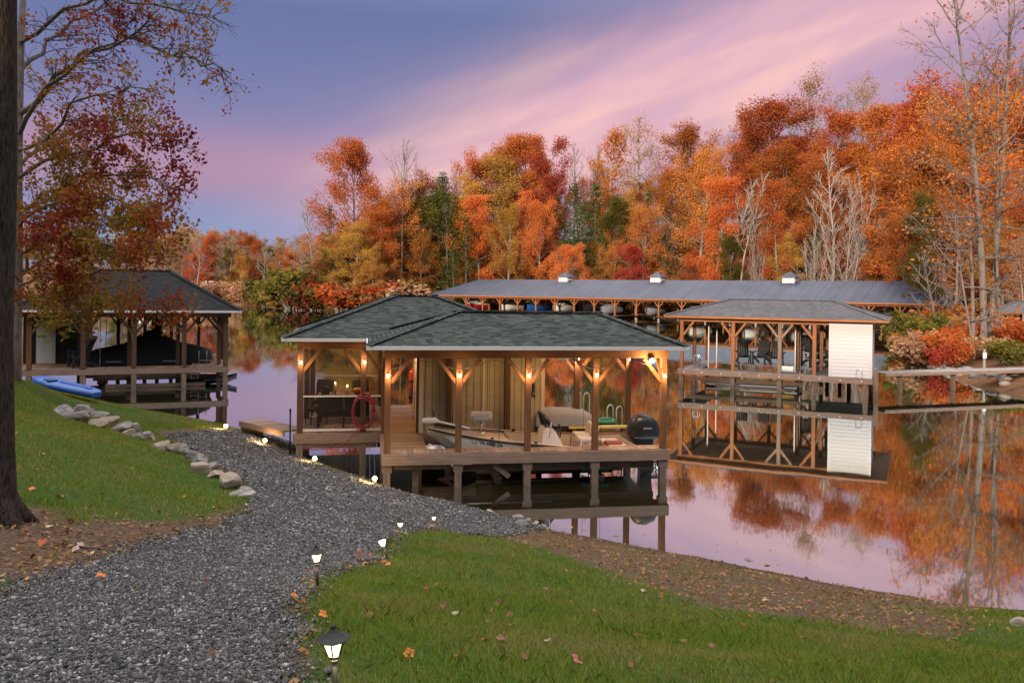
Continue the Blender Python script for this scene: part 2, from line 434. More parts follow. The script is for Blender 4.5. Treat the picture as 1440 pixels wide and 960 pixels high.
# near ground
m, t = newmat('bank_soil')
oc = t.n('ShaderNodeTexCoord').outputs['Object']
at_l = t.n('ShaderNodeAttribute', attribute_name='litter').outputs['Fac']
n = t.n('ShaderNodeTexNoise', {'Vector': oc, 'Scale': 1.1, 'Detail': 7, 'Roughness': .65}).outputs[0]
nf = t.n('ShaderNodeTexNoise', {'Vector': oc, 'Scale': 22, 'Detail': 5, 'Roughness': .7}).outputs[0]
gr = t.ramp(nf, [(.3, (.018, .035, .008)), (.55, (.04, .075, .014)), (.75, (.075, .105, .025))])
br = t.ramp(nf, [(.3, (.032, .021, .014)), (.5, (.092, .06, .041)), (.7, (.17, .115, .08))])
f = t.m('ADD', at_l, t.m('MULTIPLY', t.m('SUBTRACT', n, .5), .9))
f = t.ramp(f, [(.35, (0, 0, 0)), (.6, (1, 1, 1))])
wetz = t.n('ShaderNodeMapRange', {0: t.n('ShaderNodeSeparateXYZ', {0: oc}).outputs[2], 1: .16, 2: .03, 3: 0, 4: .6}).outputs[0]
br = t.mix(wetz, br, (.022, .016, .012, 1))
out(t, t.n('ShaderNodeBsdfPrincipled', {'Base Color': t.mix(f, gr, br), 'Roughness': .95, 'Specular IOR Level': .1, 'Normal': bumpn(t, nf, .8, .03)}).outputs[0]); M['bank'] = m
# far ground
m, t = newmat('forest_floor')
oc = t.n('ShaderNodeTexCoord').outputs['Object']
n = t.n('ShaderNodeTexNoise', {'Vector': oc, 'Scale': .35, 'Detail': 8, 'Roughness': .7}).outputs[0]
c = t.ramp(n, [(.3, (.06, .03, .015)), (.5, (.15, .075, .035)), (.7, (.24, .15, .09))])
out(t, t.n('ShaderNodeBsdfPrincipled', {'Base Color': c, 'Roughness': .95, 'Specular IOR Level': .1, 'Normal': bumpn(t, n, .8, .3)}).outputs[0]); M['forest_floor'] = m
# grass blades
m, t = newmat('grass_blade')
isl = t.n('ShaderNodeNewGeometry').outputs['Random Per Island']
oc = t.n('ShaderNodeTexCoord').outputs['Object']
n = t.n('ShaderNodeTexNoise', {'Vector': oc, 'Scale': .8, 'Detail': 4}).outputs[0]
f = t.m('ADD', t.m('MULTIPLY', isl, .45), t.m('MULTIPLY', n, .75))
c = t.ramp(f, [(.25, (.065, .15, .013)), (.42, (.125, .225, .022)), (.58, (.20, .255, .035)), (.72, (.27, .24, .06)), (.9, (.36, .26, .12))])
dif = t.n('ShaderNodeBsdfDiffuse', {0: c}); tr = t.n('ShaderNodeBsdfTranslucent', {0: c})
out(t, t.n('ShaderNodeMixShader', {0: .3, 1: dif.outputs[0], 2: tr.outputs[0]}).outputs[0]); M['grass'] = m
# water
m, t = newmat('lake_water')
oc = t.n('ShaderNodeTexCoord').outputs['Object']
mp = t.n('ShaderNodeMapping', {'Vector': oc, 'Scale': (1, .55, 1), 'Rotation': (0, 0, .3)}).outputs[0]
na = t.n('ShaderNodeTexNoise', {'Vector': mp, 'Scale': .9, 'Detail': 3, 'Roughness': .5}).outputs[0]
nb = t.n('ShaderNodeTexNoise', {'Vector': mp, 'Scale': .16, 'Detail': 2}).outputs[0]
h = t.m('ADD', t.m('MULTIPLY', na, .35), nb)
bp = bumpn(t, h, .10, .055)
fr = t.n('ShaderNodeLayerWeight', {0: .5}).outputs['Facing']
fac = t.n('ShaderNodeMapRange', {0: fr, 1: .55, 2: .98, 3: .62, 4: .97}).outputs[0]
gl = t.n('ShaderNodeBsdfGlossy', {0: (.85, .95, .96, 1), 1: .03, 'Normal': bp})
df = t.n('ShaderNodeBsdfDiffuse', {0: (.035, .028, .014, 1)})
out(t, t.n('ShaderNodeMixShader', {0: fac, 1: df.outputs[0], 2: gl.outputs[0]}).outputs[0]); M['water'] = m

# foliage
M['leaf_orange'] = leafmat('orange_leaves', [(.26, .075, .018), (.48, .135, .03), (.6, .205, .045), (.6, .29, .09)])
M['leaf_rust'] = leafmat('rust_leaves', [(.16, .045, .014), (.34, .09, .022), (.46, .135, .034), (.47, .21, .07)])
M['leaf_red'] = leafmat('red_leaves', [(.10, .01, .01), (.26, .028, .022), (.38, .055, .035), (.36, .12, .05)])
M['leaf_gold'] = leafmat('golden_leaves', [(.2, .095, .022), (.38, .19, .036), (.48, .27, .06), (.42, .28, .09)])
M['leaf_olive'] = leafmat('olive_leaves', [(.035, .042, .01), (.085, .085, .018), (.16, .13, .028), (.25, .145, .03)])
M['leaf_pine'] = leafmat('pine_needles', [(.02, .035, .008), (.05, .085, .016), (.09, .13, .028), (.13, .15, .04)], .2)
M['leaf_beige'] = leafmat('faded_leaves', [(.2, .1, .05), (.34, .18, .09), (.44, .27, .15), (.4, .3, .2)])
M['leaf_maple'] = leafmat('maple_leaves', [(.07, .010, .012), (.19, .024, .02), (.27, .06, .022), (.30, .12, .026), (.29, .18, .03), (.2, .17, .03), (.2, .04, .02)], .4, 0, .42, True)
M['leaf_oak'] = leafmat('oak_leaves', [(.13, .03, .01), (.32, .085, .015), (.42, .14, .02)], .4, 0, .5)
M['bark_grey'] = barkmat('grey_bark', (.10, .085, .075), (.3, .265, .235))
M['bark_pale'] = barkmat('pale_bark', (.17, .14, .115), (.38, .32, .275))
M['bark_brown'] = barkmat('brown_bark', (.05, .036, .028), (.16, .12, .095))
M['bark_mid'] = barkmat('mid_grey_bark', (.07, .055, .047), (.22, .185, .16))
M['bark_dark'] = barkmat('dark_bark', (.008, .006, .005), (.055, .043, .035), 20)
# ------------------------------------------------------------------ near ground (thin plate spline through surveyed points)
ctl = []
def cp(px, py, z): p = onz(px, py, z); ctl.append((p.x, p.y, z))
for a in [(318, 602, .2), (352, 612, .62), (335, 604, .35), (400, 622, .1), (428, 643, .1), (450, 655, .06), (500, 671, .05), (540, 684, .03), (573, 694, .0), (623, 704, 0), (673, 718, 0), (717, 728, 0), (757, 741, 0),
          (785, 746, 0), (907, 769, 0), (1049, 796, 0), (1155, 817, 0), (1261, 835, 0), (1366, 851, 0), (1440, 857, 0),
          (527, 678, .28), (443, 649, .36), (373, 624, .42),
          (340, 695, .9), (300, 660, .95), (260, 633, .9), (208, 614, .88), (155, 591, .95), (95, 580, 1.1),
          (200, 650, 1.35), (100, 650, 1.8), (50, 600, 2.0), (20, 560, 1.9), (310, 600, .3), (270, 588, .35), (200, 577, .45),
          (720, 960, 2.65), (1100, 960, 2.5), (1440, 945, 2.0), (1440, 885, 1.0), (1200, 880, 1.2), (900, 830, 1.35), (900, 890, 2.0), (700, 785, 1.05), (620, 750, .75),
          (0, 900, 2.5), (200, 960, 2.65), (200, 800, 1.95), (450, 720, .95), (600, 702, .2), (350, 640, .62), (300, 612, .48), (560, 722, .75), (400, 690, .85),
          (10, 735, 2.1), (447, 828, 2.2), (545, 786, 1.2), (470, 1010, 2.75), (610, 741, .62)]: cp(*a)
ctl += [(-15, 26, 1.5), (-13, 24, 1.75), (-16, 29, 1.2), (-20, 33, .6), (-22, 37, .1), (-14.5, 31, .3), (-26, 30, 1.3), (-40, 22, 3), (-32, 38, .3),
        (0, 22, -.8), (3, 20, -.7), (6, 18.5, -.9), (9, 16.5, -.9), (13, 15, -1), (-4.3, 27, -.8), (-8, 31, -.9), (-13, 36, -1.1), (-20, 43, -1.4), (10, 28, -1.8), (0, 38, -2), (20, 20, -1.8),
        (-3.2, 22.0, -.45), (-4.6, 23.3, -.25), (12, 9, .9), (16, 11.5, .2), (12, 4, 2.2), (20, 5, 2), (0, 0, 3.1), (-6, 0, 3.2), (6, 0, 2.9), (-10, 6, 2.8), (-14, 12, 2.8), (-20, 18, 2.6)]
ctl = np.array(ctl)
def tps_fit(P, lam=.02):
    n = len(P); d = np.hypot(P[:, None, 0] - P[None, :, 0], P[:, None, 1] - P[None, :, 1])
    K = np.where(d > 0, d * d * np.log(d + 1e-12), 0) + lam * np.eye(n) * 10
    Q = np.c_[np.ones(n), P[:, :2]]
    A = np.block([[K, Q], [Q.T, np.zeros((3, 3))]])
    return np.linalg.solve(A, np.r_[P[:, 2], np.zeros(3)])
TW = tps_fit(ctl)
def sstep(a, b, x): t = np.clip((x - a) / (b - a), 0, 1); return t * t * (3 - 2 * t)
def vnoise(x, y, sc, seed=0):
    """cheap smooth value noise"""
    x = x / sc + seed * 17.3; y = y / sc + seed * 9.1
    xi = np.floor(x); yi = np.floor(y); fx = x - xi; fy = y - yi
    h = lambda a, b: np.modf(np.abs(np.sin(a * 127.1 + b * 311.7 + seed * 3.3) * 43758.5453))[0]
    fx = fx * fx * (3 - 2 * fx); fy = fy * fy * (3 - 2 * fy)
    return (h(xi, yi) * (1 - fx) + h(xi + 1, yi) * fx) * (1 - fy) + (h(xi, yi + 1) * (1 - fx) + h(xi + 1, yi + 1) * fx) * fy - .5
def zg(x, y):
    x = np.asarray(x, float); y = np.asarray(y, float); sh = x.shape; x = x.ravel(); y = y.ravel()
    z = np.empty_like(x)
    for i in range(0, len(x), 20000):
        a, b = x[i:i + 20000], y[i:i + 20000]
        d2 = (a[:, None] - ctl[None, :, 0]) ** 2 + (b[:, None] - ctl[None, :, 1]) ** 2
        z[i:i + 20000] = (.5 * d2 * np.log(d2 + 1e-12)) @ TW[:-3] + TW[-3] + TW[-2] * a + TW[-1] * b
    z = np.clip(z, -2.5, 4)
    w_ = np.clip(sstep(2, -5, y) + sstep(14, 30, x) * 0 + sstep(-22, -34, x) * sstep(34, 22, y), 0, 1)
    s = x * .382 + y * .924
    c_ = x * .924 - y * .382
    shade_hill = 3.1 + 9.4 * sstep(-6, -27, s) + 13 * sstep(-9, -18, c_) * sstep(-6, -27, s)  # unseen rise behind the camera, added and shaped to shade foreground and maple
    z = z * (1 - w_) + shade_hill * w_
    z = z + .05 * vnoise(x, y, 1.3, 1) * sstep(-.1, .4, z) + .02 * vnoise(x, y, .4, 2)
    return z.reshape(sh)
def zg1(x, y): return float(zg(np.array([x]), np.array([y]))[0])
def hit(px, py):
    x, y = unroll(px, py); Y = np.arange(2.5, 46, .04)
    X = (x - CX) / F * Y; Z = HC - (y - HY) / F * Y
    k = np.nonzero(Z < zg(X, Y))[0]
    i = k[0] if len(k) else len(Y) - 1
    return Vector((X[i], Y[i], Z[i]))
def sdf(poly, x, y):
    """signed distance to polygon, negative inside"""
    P = np.array(poly); Q = np.roll(P, -1, 0); dm = np.full(x.shape, 1e9); ins = np.zeros(x.shape, bool)
    for (ax, ay), (bx_, by_) in zip(P, Q):
        ex, ey = bx_ - ax, by_ - ay; wx, wy = x - ax, y - ay
        tt = np.clip((wx * ex + wy * ey) / (ex * ex + ey * ey + 1e-12), 0, 1)
        dm = np.minimum(dm, np.hypot(wx - ex * tt, wy - ey * tt))
        ins ^= ((ay > y) != (by_ > y)) & (x < ex * (y - ay) / (ey + 1e-12) + ax)
    return np.where(ins, -dm, dm)

path_px = [(0, 838), (60, 818), (150, 792), (230, 767), (300, 746), (352, 724), (374, 712), (362, 698), (352, 690), (318, 662), (300, 646), (280, 636), (255, 625), (235, 615), (215, 606), (258, 603), (310, 604),
           (332, 606), (390, 617), (428, 643), (450, 656), (500, 672), (540, 685), (575, 695), (625, 705), (675, 719), (717, 729), (757, 742), (735, 751), (700, 752), (650, 749), (610, 743), (570, 746),
           (530, 766), (495, 786), (470, 800), (440, 814), (415, 828), (410, 850), (422, 880), (412, 910), (418, 958)]
path_w = [tuple(hit(*p)[:2]) for p in path_px] + [(-1.1, 2.5), (-1.2, -2), (-5, -2), (-4.8, 3.2), (-3.6, 5.6)]
litter_px = [(640, 742), (720, 758), (785, 775), (891, 812), (997, 850), (1155, 872), (1313, 895), (1352, 880), (1330, 862), (1440, 850), (1440, 852), (1261, 830), (1049, 790), (907, 763), (785, 740), (757, 738), (740, 751)]
litter_w = [tuple(hit(*p)[:2]) for p in litter_px]
litter2_px = [(0, 720), (60, 742), (150, 735), (230, 738), (300, 730), (372, 712), (352, 728), (300, 748), (230, 770), (150, 795), (60, 815), (0, 800)]
litter2_w = [tuple(hit(*p)[:2]) for p in litter2_px] + [(-6.5, 7), (-7, 9.5)]
def litter_at(x, y):
    a = sdf(litter_w, x, y); b = sdf(litter2_w, x, y); p = sdf(path_w, x, y)
    l = np.maximum(1 - sstep(-.55, .8, a), 1 - sstep(-.3, .6, b))
    edge = (1 - sstep(.02, .28, p)) * .55
    tr = 1 - sstep(.3, 1.9, np.hypot(x + 5.6, y - 9.2))
    return np.maximum(np.maximum(l, edge), tr)

def nonuni(lo, hi, flo, fhi, fine, coarse):
    a = [flo]; s = fine
    while a[-1] < fhi: a.append(a[-1] + fine)
    while a[-1] < hi: s = min(s * 1.15, coarse); a.append(a[-1] + s)
    b = [flo]; s = fine
    while b[-1] > lo: s = min(s * 1.15, coarse); b.append(b[-1] - s)
    return np.array(b[::-1][:-1] + a)
gx = nonuni(-90, 60, -11, 9, .11, 3); gy = nonuni(-90, 48, 3, 26, .11, 3)
GX, GY = np.meshgrid(gx, gy); GZ = zg(GX, GY)
def gridfaces(nr, nc):
    i = np.arange(nr * nc).reshape(nr, nc)
    return np.stack([i[:-1, :-1], i[:-1, 1:], i[1:, 1:], i[1:, :-1]], -1).reshape(-1, 4)
ground = npmesh('ground', np.stack([GX, GY, GZ], -1).reshape(-1, 3), gridfaces(*GX.shape), M['bank'], smooth=True)
la = ground.data.attributes.new('litter', 'FLOAT', 'POINT'); la.data.foreach_set('value', np.maximum(litter_at(GX, GY), (GZ < .02) * 1.0).astype(np.float32).ravel())
tag(ground, 'grassy lake bank sloping down to the water', kind='structure')
# gravel track: its bed dips under the turf along an uneven edge
px_ = np.arange(-8.5, 1.4, .07); py_ = np.arange(-1, 27.5, .07)
PX, PY = np.meshgrid(px_, py_); PD = sdf(path_w, PX, PY) + .22 * vnoise(PX, PY, .35, 3) + .3 * vnoise(PX, PY, 1.1, 5)
PZ = zg(PX, PY) + .02 - .09 * sstep(-.06, .16, PD)
fc = gridfaces(*PX.shape); keep = (PD.ravel()[fc].min(1) < .3) & (PY.ravel()[fc].max(1) < 27.2)
fc = fc[keep]; used = np.unique(fc); remap = np.zeros(PX.size, int); remap[used] = np.arange(len(used))
gp = npmesh('gravel_path', np.stack([PX, PY, PZ], -1).reshape(-1, 3)[used], remap[fc], M['gravel_bed'], smooth=True)
tag(gp, 'grey gravel track running down to the boathouse', kind='structure')

rng = np.random.default_rng(11)
def sample(n, x0, x1, y0, y1): return rng.uniform(x0, x1, n), rng.uniform(y0, y1, n)
def infrustum(x, y, m=60): px = CX + F * x / np.maximum(y, .1); return (px > -m) & (px < 1440 + m)
# loose stones
def stones(n, y0, y1, smin, smax):
    x, y = sample(n, -9, 1.4, y0, y1)
    k = (sdf(path_w, x, y) + .22 * vnoise(x, y, .35, 3) + .3 * vnoise(x, y, 1.1, 5) < .08 + .25 * rng.random(n) ** 4) & infrustum(x, y) & ~((vnoise(x, y, 1.0, 17) + .5 * vnoise(x, y, .3, 18) > .2) & (rng.random(n) < .6))
    x, y = x[k], y[k]; s = rng.uniform(smin, smax, len(x)) * (1 + .7 * (rng.random(len(x)) > .93))
    z = zg(x, y) + .024
    k = z > -.05; return x[k], y[k], z[k], s[k]
st = [np.concatenate(a) for a in zip(stones(150000, 3.2, 9.5, .007, .015), stones(90000, 9.5, 16, .011, .021), stones(60000, 16, 27, .016, .03))]
n = len(st[0]); octv = np.array([(1, 0, 0), (0, 1, 0), (-1, 0, 0), (0, -1, 0), (0, 0, .75), (0, 0, -.75)], float)
octf = np.array([(0, 1, 4), (1, 2, 4), (2, 3, 4), (3, 0, 4), (1, 0, 5), (2, 1, 5), (3, 2, 5), (0, 3, 5)])
A = rng.uniform(0, 6.28, n); V = octv[None] * rng.uniform(.65, 1.3, (n, 6, 1)) * st[3][:, None, None] + rng.normal(0, .25, (n, 6, 3)) * st[3][:, None, None]
ca, sa = np.cos(A)[:, None], np.sin(A)[:, None]
V = np.stack([V[..., 0] * ca - V[..., 1] * sa, V[..., 0] * sa + V[..., 1] * ca, V[..., 2]], -1) + np.stack(st[:3], -1)[:, None]
gs = npmesh('gravel_stones', V.reshape(-1, 3), (octf[None] + 6 * np.arange(n)[:, None, None]).reshape(-1, 3), M['gravel'])
tag(gs, 'loose grey gravel stones on the track', 'gravel', kind='stuff')
# grass
def blades(n, x0, x1, y0, y1, h0, h1, wd):
    x, y = sample(n, x0, x1, y0, y1)
    pd = sdf(path_w, x, y) + .22 * vnoise(x, y, .35, 3) + .3 * vnoise(x, y, 1.1, 5); z = zg(x, y)
    l = litter_at(x, y) + .9 * (vnoise(x, y, .9, 8) * .7 + vnoise(x, y, .35, 9) * .5) + .9 * np.maximum(0, vnoise(x, y, 2.3, 14))
    k = (pd > .0) & (z > .06) & infrustum(x, y, 420) & (rng.random(n) > sstep(.2, .85, l) * np.where(x > -2, .88, .95))
    x, y, z = x[k], y[k], z[k]; n = len(x)
    patch = (1 + .8 * vnoise(x, y, .6, 12)) * np.where(rng.random(n) > .97, 1.35, 1)
    h = rng.uniform(h0, h1, n) * patch; a = rng.uniform(0, 6.28, n); lean = rng.normal(0, .45, (n, 2)) * h[:, None]
    w_ = wd * rng.uniform(.6, 1.2, n); B = np.stack([x, y, z - .005], -1); s_ = np.stack([np.cos(a) * w_, np.sin(a) * w_, 0 * a], -1)
    mid = B + np.stack([lean[:, 0] * .3, lean[:, 1] * .3, h * .6], -1); tip = B + np.stack([lean[:, 0], lean[:, 1], h], -1)
    return np.stack([B - s_, B + s_, mid + s_ * .7, tip, mid - s_ * .7], 1)
G = np.concatenate([blades(190000, -2, 8, 3.2, 8, .025, .06, .0022), blades(135000, -3.5, 11.5, 8, 18, .03, .065, .0045), blades(180000, -17, -3.4, 8, 30, .03, .075, .006)])
n = len(G)
gr = npmesh('grass', G.reshape(-1, 3), np.arange(n * 5).reshape(n, 5), M['grass'])
tag(gr, 'short green turf with faded patches on the bank', 'grass', kind='stuff')

# fallen leaves
def leafpoly(c, s, a, tilt, n=None):
    """five lobed flat leaf"""
    pts = []
    for i in range(15):
        an = 2 * math.pi * i / 15
        r = s * ((1, .7, .78)[i % 3]) * (1 if i else .9)
        pts.append(Vector((r * math.cos(an), r * math.sin(an), s * .35 * (math.cos(an * 2) * .5))))
    E = Euler((tilt[0], tilt[1], a)).to_matrix()
    return [Vector(c) + E @ p for p in pts]
lm = leafmat('litter_leaves', [(.05, .022, .012), (.13, .06, .03), (.24, .11, .05), (.33, .2, .12)], .1, 0, 2)
def litter_pts(n):
    x, y = sample(n, -9, 9, 3.5, 19); l = litter_at(x, y); pd = sdf(path_w, x, y); z = zg(x, y)
    k = (rng.random(n) < l * np.where(x > -2, .62, .85) + .012) & (z > .03) & infrustum(x, y) & ((pd > -.02) | (rng.random(n) < .014)); return x[k], y[k], z[k]
x, y, z = litter_pts(34000); n = len(x); a = rng.uniform(0, 6.28, n); s_ = rng.uniform(.012, .034, n)
u_ = np.stack([np.cos(a), np.sin(a), rng.normal(0, .3, n)], -1) * s_[:, None]; v_ = np.stack([-np.sin(a), np.cos(a), rng.normal(0, .3, n)], -1) * s_[:, None] * .6
c_ = np.stack([x, y, z + .018], -1); up_ = np.array([0, 0, .012])
LV = np.stack([c_ + u_ * 1.2, c_ + u_ * .3 + v_ * 1.1 + up_ * rng.random((n, 1)), c_ - u_ * .5 + v_ * .8, c_ - u_ * 1.1 + up_ * .5, c_ - u_ * .4 - v_ * .9, c_ + u_ * .4 - v_ * 1.0 + up_], 1)
lo = npmesh('leaf_litter', LV.reshape(-1, 3), np.arange(n * 6).reshape(n, 6), lm)
tag(lo, 'thin brown leaf litter on the bare strips of the bank', 'leaf litter', kind='stuff')
lc = {'orange': plain('orange_leaf', (.5, .15, .02), .7, noise=.3, scale=30), 'pink': plain('pink_leaf', (.5, .12, .14), .7, noise=.3, scale=30), 'pale': plain('pale_leaf', (.4, .31, .23), .7, noise=.2, scale=30),
      'brown': plain('brown_leaf', (.16, .06, .03), .7, noise=.3, scale=30), 'rust': plain('rust_leaf', (.3, .06, .02), .7, noise=.3, scale=30)}
def leaf(px, py, kind, s, label, group=None, dz=.03):
    p = hit(px, py); mb = MB(); a = rng.uniform(0, 6.28)
    mb.poly(leafpoly((0, 0, 0), s * .8, a, (rng.normal(0, .35), rng.normal(0, .35))))
    for f in (0,): pass
    o = mb.build('fallen_leaf', lc[kind]); o.location = (p.x, p.y, p.z + dz)
    return tag(o, label, 'leaf', group)
leaf(813, 934, 'pink', .06, 'pink fallen leaf, the only pink one, near the bottom edge of the lawn')
leaf(866, 891, 'rust', .075, 'large curled rust red leaf lying alone on the right lawn')
leaf(640, 866, 'pale', .05, 'pale cream upturned leaf in the middle of the lawn')
leaf(623, 857, 'brown', .05, 'brown curled leaf beside the pale cream leaf')
leaf(142, 815, 'orange', .075, 'single orange leaf on the gravel under the big trunk')
leaf(455, 873, 'orange', .05, 'orange leaf behind the cap of the nearest path lamp', dz=.05)
for q in [(100, 735), (115, 770), (128, 781), (60, 765), (45, 690), (70, 742), (105, 776), (85, 700)]: leaf(*q, rng.choice(['orange', 'rust', 'pale']), .07, 'orange brown fallen leaf on bare soil near the big trunk', 'leaves under the big trunk')
for q in [(505, 786), (512, 790), (520, 784), (545, 796), (498, 792), (530, 793), (540, 792), (508, 781), (515, 794), (492, 800)]: leaf(*q, rng.choice(['orange', 'orange', 'rust']), .055, 'orange leaf in the drift beside the leaning path lamp', 'leaf drift by the leaning lamp')
for q in [(438, 808), (425, 818), (440, 822), (400, 830), (430, 835), (415, 842)]: leaf(*q, rng.choice(['orange', 'gold' if False else 'rust']), .045, 'rust leaf on the path edge by the upright lamp', 'leaves by the upright lamp')
for q in [(690, 862), (684, 878), (716, 868), (718, 882), (700, 852), (705, 903), (682, 905), (645, 928), (740, 930), (768, 830), (770, 905), (540, 905), (905, 833), (1075, 845), (890, 775), (1020, 845), (1055, 870), (960, 905), (1000, 912), (1190, 940), (600, 830), (655, 795), (730, 790), (575, 925), (520, 870), (1130, 900)]:
    leaf(*q, rng.choice(['orange', 'rust', 'brown', 'rust', 'brown', 'pale']), rng.uniform(.03, .05), 'small autumn leaf scattered on the right lawn', 'leaves scattered on the lawn')
for q in [(150, 705), (185, 660), (228, 680), (120, 640), (210, 625), (300, 715), (60, 640), (260, 700), (165, 725), (135, 728)]:
    leaf(*q, rng.choice(['orange', 'brown', 'pale']), rng.uniform(.04, .06), 'small autumn leaf scattered on the left lawn', 'leaves scattered on the left lawn')

# twigs
def twig(px, py, L, a, label):
    p = hit(px, py); mb = MB()
    pts = [Vector((i / 5 * L - L / 2, .03 * math.sin(i * 2.1), 0)) for i in range(6)]
    mb.tube(pts, [.014, .013, .012, .01, .008, .005], 6); mb.tube([pts[3], pts[3] + Vector((.12, .1, .02))], [.007, .003], 5)
    o = mb.build('fallen_twig', M['bark_brown']); o.location = p + Vector((0, 0, .025)); o.rotation_euler = (0, 0, a); return tag(o, label, 'twig')
twig(422, 893, .3, .1, 'pale fallen twig on the path edge behind the nearest lamp')
twig(125, 772, .75, -.3, 'long dark fallen branch on bare soil right of the big trunk')
twig(490, 744, .8, -.05, 'thin dark stick lying on the gravel track')

# ------------------------------------------------------------------ far shore
shore = [(-420, 214), (-94, 218), (-75, 224), (-52, 193), (-39, 174), (-27, 163), (-18, 172), (-12, 187), (10, 177), (40, 153), (66, 131), (72, 119), (60, 104), (42, 82), (31, 67), (26.5, 53), (24.2, 45), (24.5, 39), (38, 31), (420, 20), (420, 620), (-420, 620)]
def zf(x, y):
    x = np.asarray(x, float); y = np.asarray(y, float)
    d = -sdf(shore, x, y) + 2.0 * vnoise(x, y, 9, 21)
    top = 9.5 + 9 * sstep(-50, 10, x) + 4 * sstep(20, 70, x)
    top = np.where(y < 95, np.minimum(top, 3 + 14 * sstep(60, 100, y)), top)
    z = np.where(d < 0, np.clip(d * .35, -3, 0), .9 * sstep(0, 3.5, d) + top * sstep(8, 62, d))
    return z + np.where(d > 0, .35, .1) * vnoise(x, y, 4, 22) * sstep(0, 3, d)
def zf1(x, y): return float(zf(np.array([x]), np.array([y]))[0])
fx = np.concatenate([np.arange(-420, -110, 12), np.arange(-110, 110, 1.6), np.arange(110, 420, 12)]); fy = np.concatenate([np.arange(22, 100, 1.3), np.arange(100, 240, 1.8), np.arange(240, 620, 12)])
FX, FY = np.meshgrid(fx, fy)
far = npmesh('far_shore', np.stack([FX, FY, zf(FX, FY)], -1).reshape(-1, 3), gridfaces(*FX.shape), M['forest_floor'], smooth=True)
tag(far, 'wooded far shore rising into a hillside', kind='structure')
wt = MB(); wt.poly([(-900, -30, 0), (900, -30, 0), (900, 900, 0), (-900, 900, 0)])
water = wt.build('lake_water', M['water']); tag(water, 'calm lake mirroring trees and sky', kind='structure')

n = 260; x, y = sample(n, -1, 12, 12.5, 24); k = (zg(x, y) < -.08) & infrustum(x, y); x, y = x[k], y[k]; n = len(x); a = rng.uniform(0, 6.28, n); s_ = rng.uniform(.012, .028, n)[:, None]
u_ = np.stack([np.cos(a), np.sin(a), 0 * a], -1) * s_; v_ = np.stack([-np.sin(a), np.cos(a), 0 * a], -1) * s_ * .6; c_ = np.stack([x, y, 0 * x + .006], -1)
fl_ = npmesh('floating_leaves', np.stack([c_ + u_, c_ + v_, c_ - u_, c_ - v_], 1).reshape(-1, 3), np.arange(n * 4).reshape(n, 4), lm)
tag(fl_, 'small brown leaves floating on the water by the bank', 'floating leaves', kind='stuff')
# ------------------------------------------------------------------ trees
def unit(v): return v / (np.linalg.norm(v) + 1e-9)
def grow(r, p, d, L, nseg, wander, upb):
    pts = [p]; d = unit(d)
    for i in range(nseg):
        d = unit(d + r.normal(0, wander, 3) + np.array([0, 0, upb])); p = p + d * L / nseg; pts.append(p)
    return np.array(pts)
def interp(pts, f):
    k = f * (len(pts) - 1); i = min(int(k), len(pts) - 2); t = k - i
    return pts[i] * (1 - t) + pts[i + 1] * t, unit(pts[i + 1] - pts[i])
def around(d, ang, azm):
    a = np.array([0, 0, 1.]) if abs(d[2]) < .9 else np.array([1., 0, 0])
    u = unit(np.cross(a, d)); v = np.cross(d, u)
    return d * math.cos(ang) + (u * math.cos(azm) + v * math.sin(azm)) * math.sin(ang)
def leaf_quads(r, C, size, aspect=.6, flat=0):
    n = len(C); a = r.normal(0, 1, (n, 3)); a[:, 2] *= (1 - flat * .8); a /= np.linalg.norm(a, axis=1, keepdims=True)
    b = np.cross(a, r.normal(0, 1, (n, 3)) * (1, 1, 1) + np.array([0, 0, flat * 3])); b /= np.linalg.norm(b, axis=1, keepdims=True) + 1e-9
    s = (size * r.uniform(.6, 1.3, n))[:, None]
    return np.stack([C + a * s, C + b * s * aspect, C - a * s, C - b * s * aspect], 1)

class Tree:
    def __init__(s): s.wood = MB(); s.twig = MB(); s.tips = []
def broadleaf(seed, H=20, W=4.5, base=.22, n1=20, n2=5, leaf_n=14, leaf=.125, spread=.56, env_c=.45, droop=0, lean=0):
    r = np.random.default_rng(seed); T = Tree()
    tr = grow(r, np.zeros(3), np.array([lean, 0, 1.]), H * .95, 9, .035, .1)
    T.wood.tube(tr, list(np.linspace(.017 * H, .002 * H, 10)), 6)
    C = []
    for i in range(n1):
        f = base + (1 - base) * (i + r.random() * .8) / n1; fp = (f - base) / (1 - base)
        p, d = interp(tr, min(f, .99)); env = math.sqrt(max(.03, 1 - ((fp - env_c) / (.62 if fp > env_c else env_c + .25)) ** 2))
        el = math.radians(80 - 52 * fp + r.normal(0, 8))
        L = W * env * r.uniform(.5, 1.32); b = grow(r, p, around(np.array([0, 0, 1.]), el, i * 2.4 + r.random()), L, 5, .12, .08 - droop)
        T.wood.tube(b, list(np.linspace(.0045 * H * (.5 + env * .5), .0008 * H, 6)), 4, False)
        for j in range(n2):
            q, dq = interp(b, r.uniform(.3, 1)); c = grow(r, q, around(dq, r.uniform(.4, 1), r.uniform(0, 6.28)), L * r.uniform(.2, .42), 3, .2, .05)
            T.twig.tube(c, [.035, .028, .02, .014], 3, False)
            C += [c[-1], c[-2], c[1]]
        C.append(b[-1])
    C = np.array(C); k = r.random(len(C)) > .1; C = C[k]
    P = np.repeat(C, leaf_n, 0) + np.clip(r.normal(0, spread, (len(C) * leaf_n, 3)), -1.5 * spread, 1.5 * spread) * (1, 1, .75)
    T.leaves = leaf_quads(r, P, leaf); return T
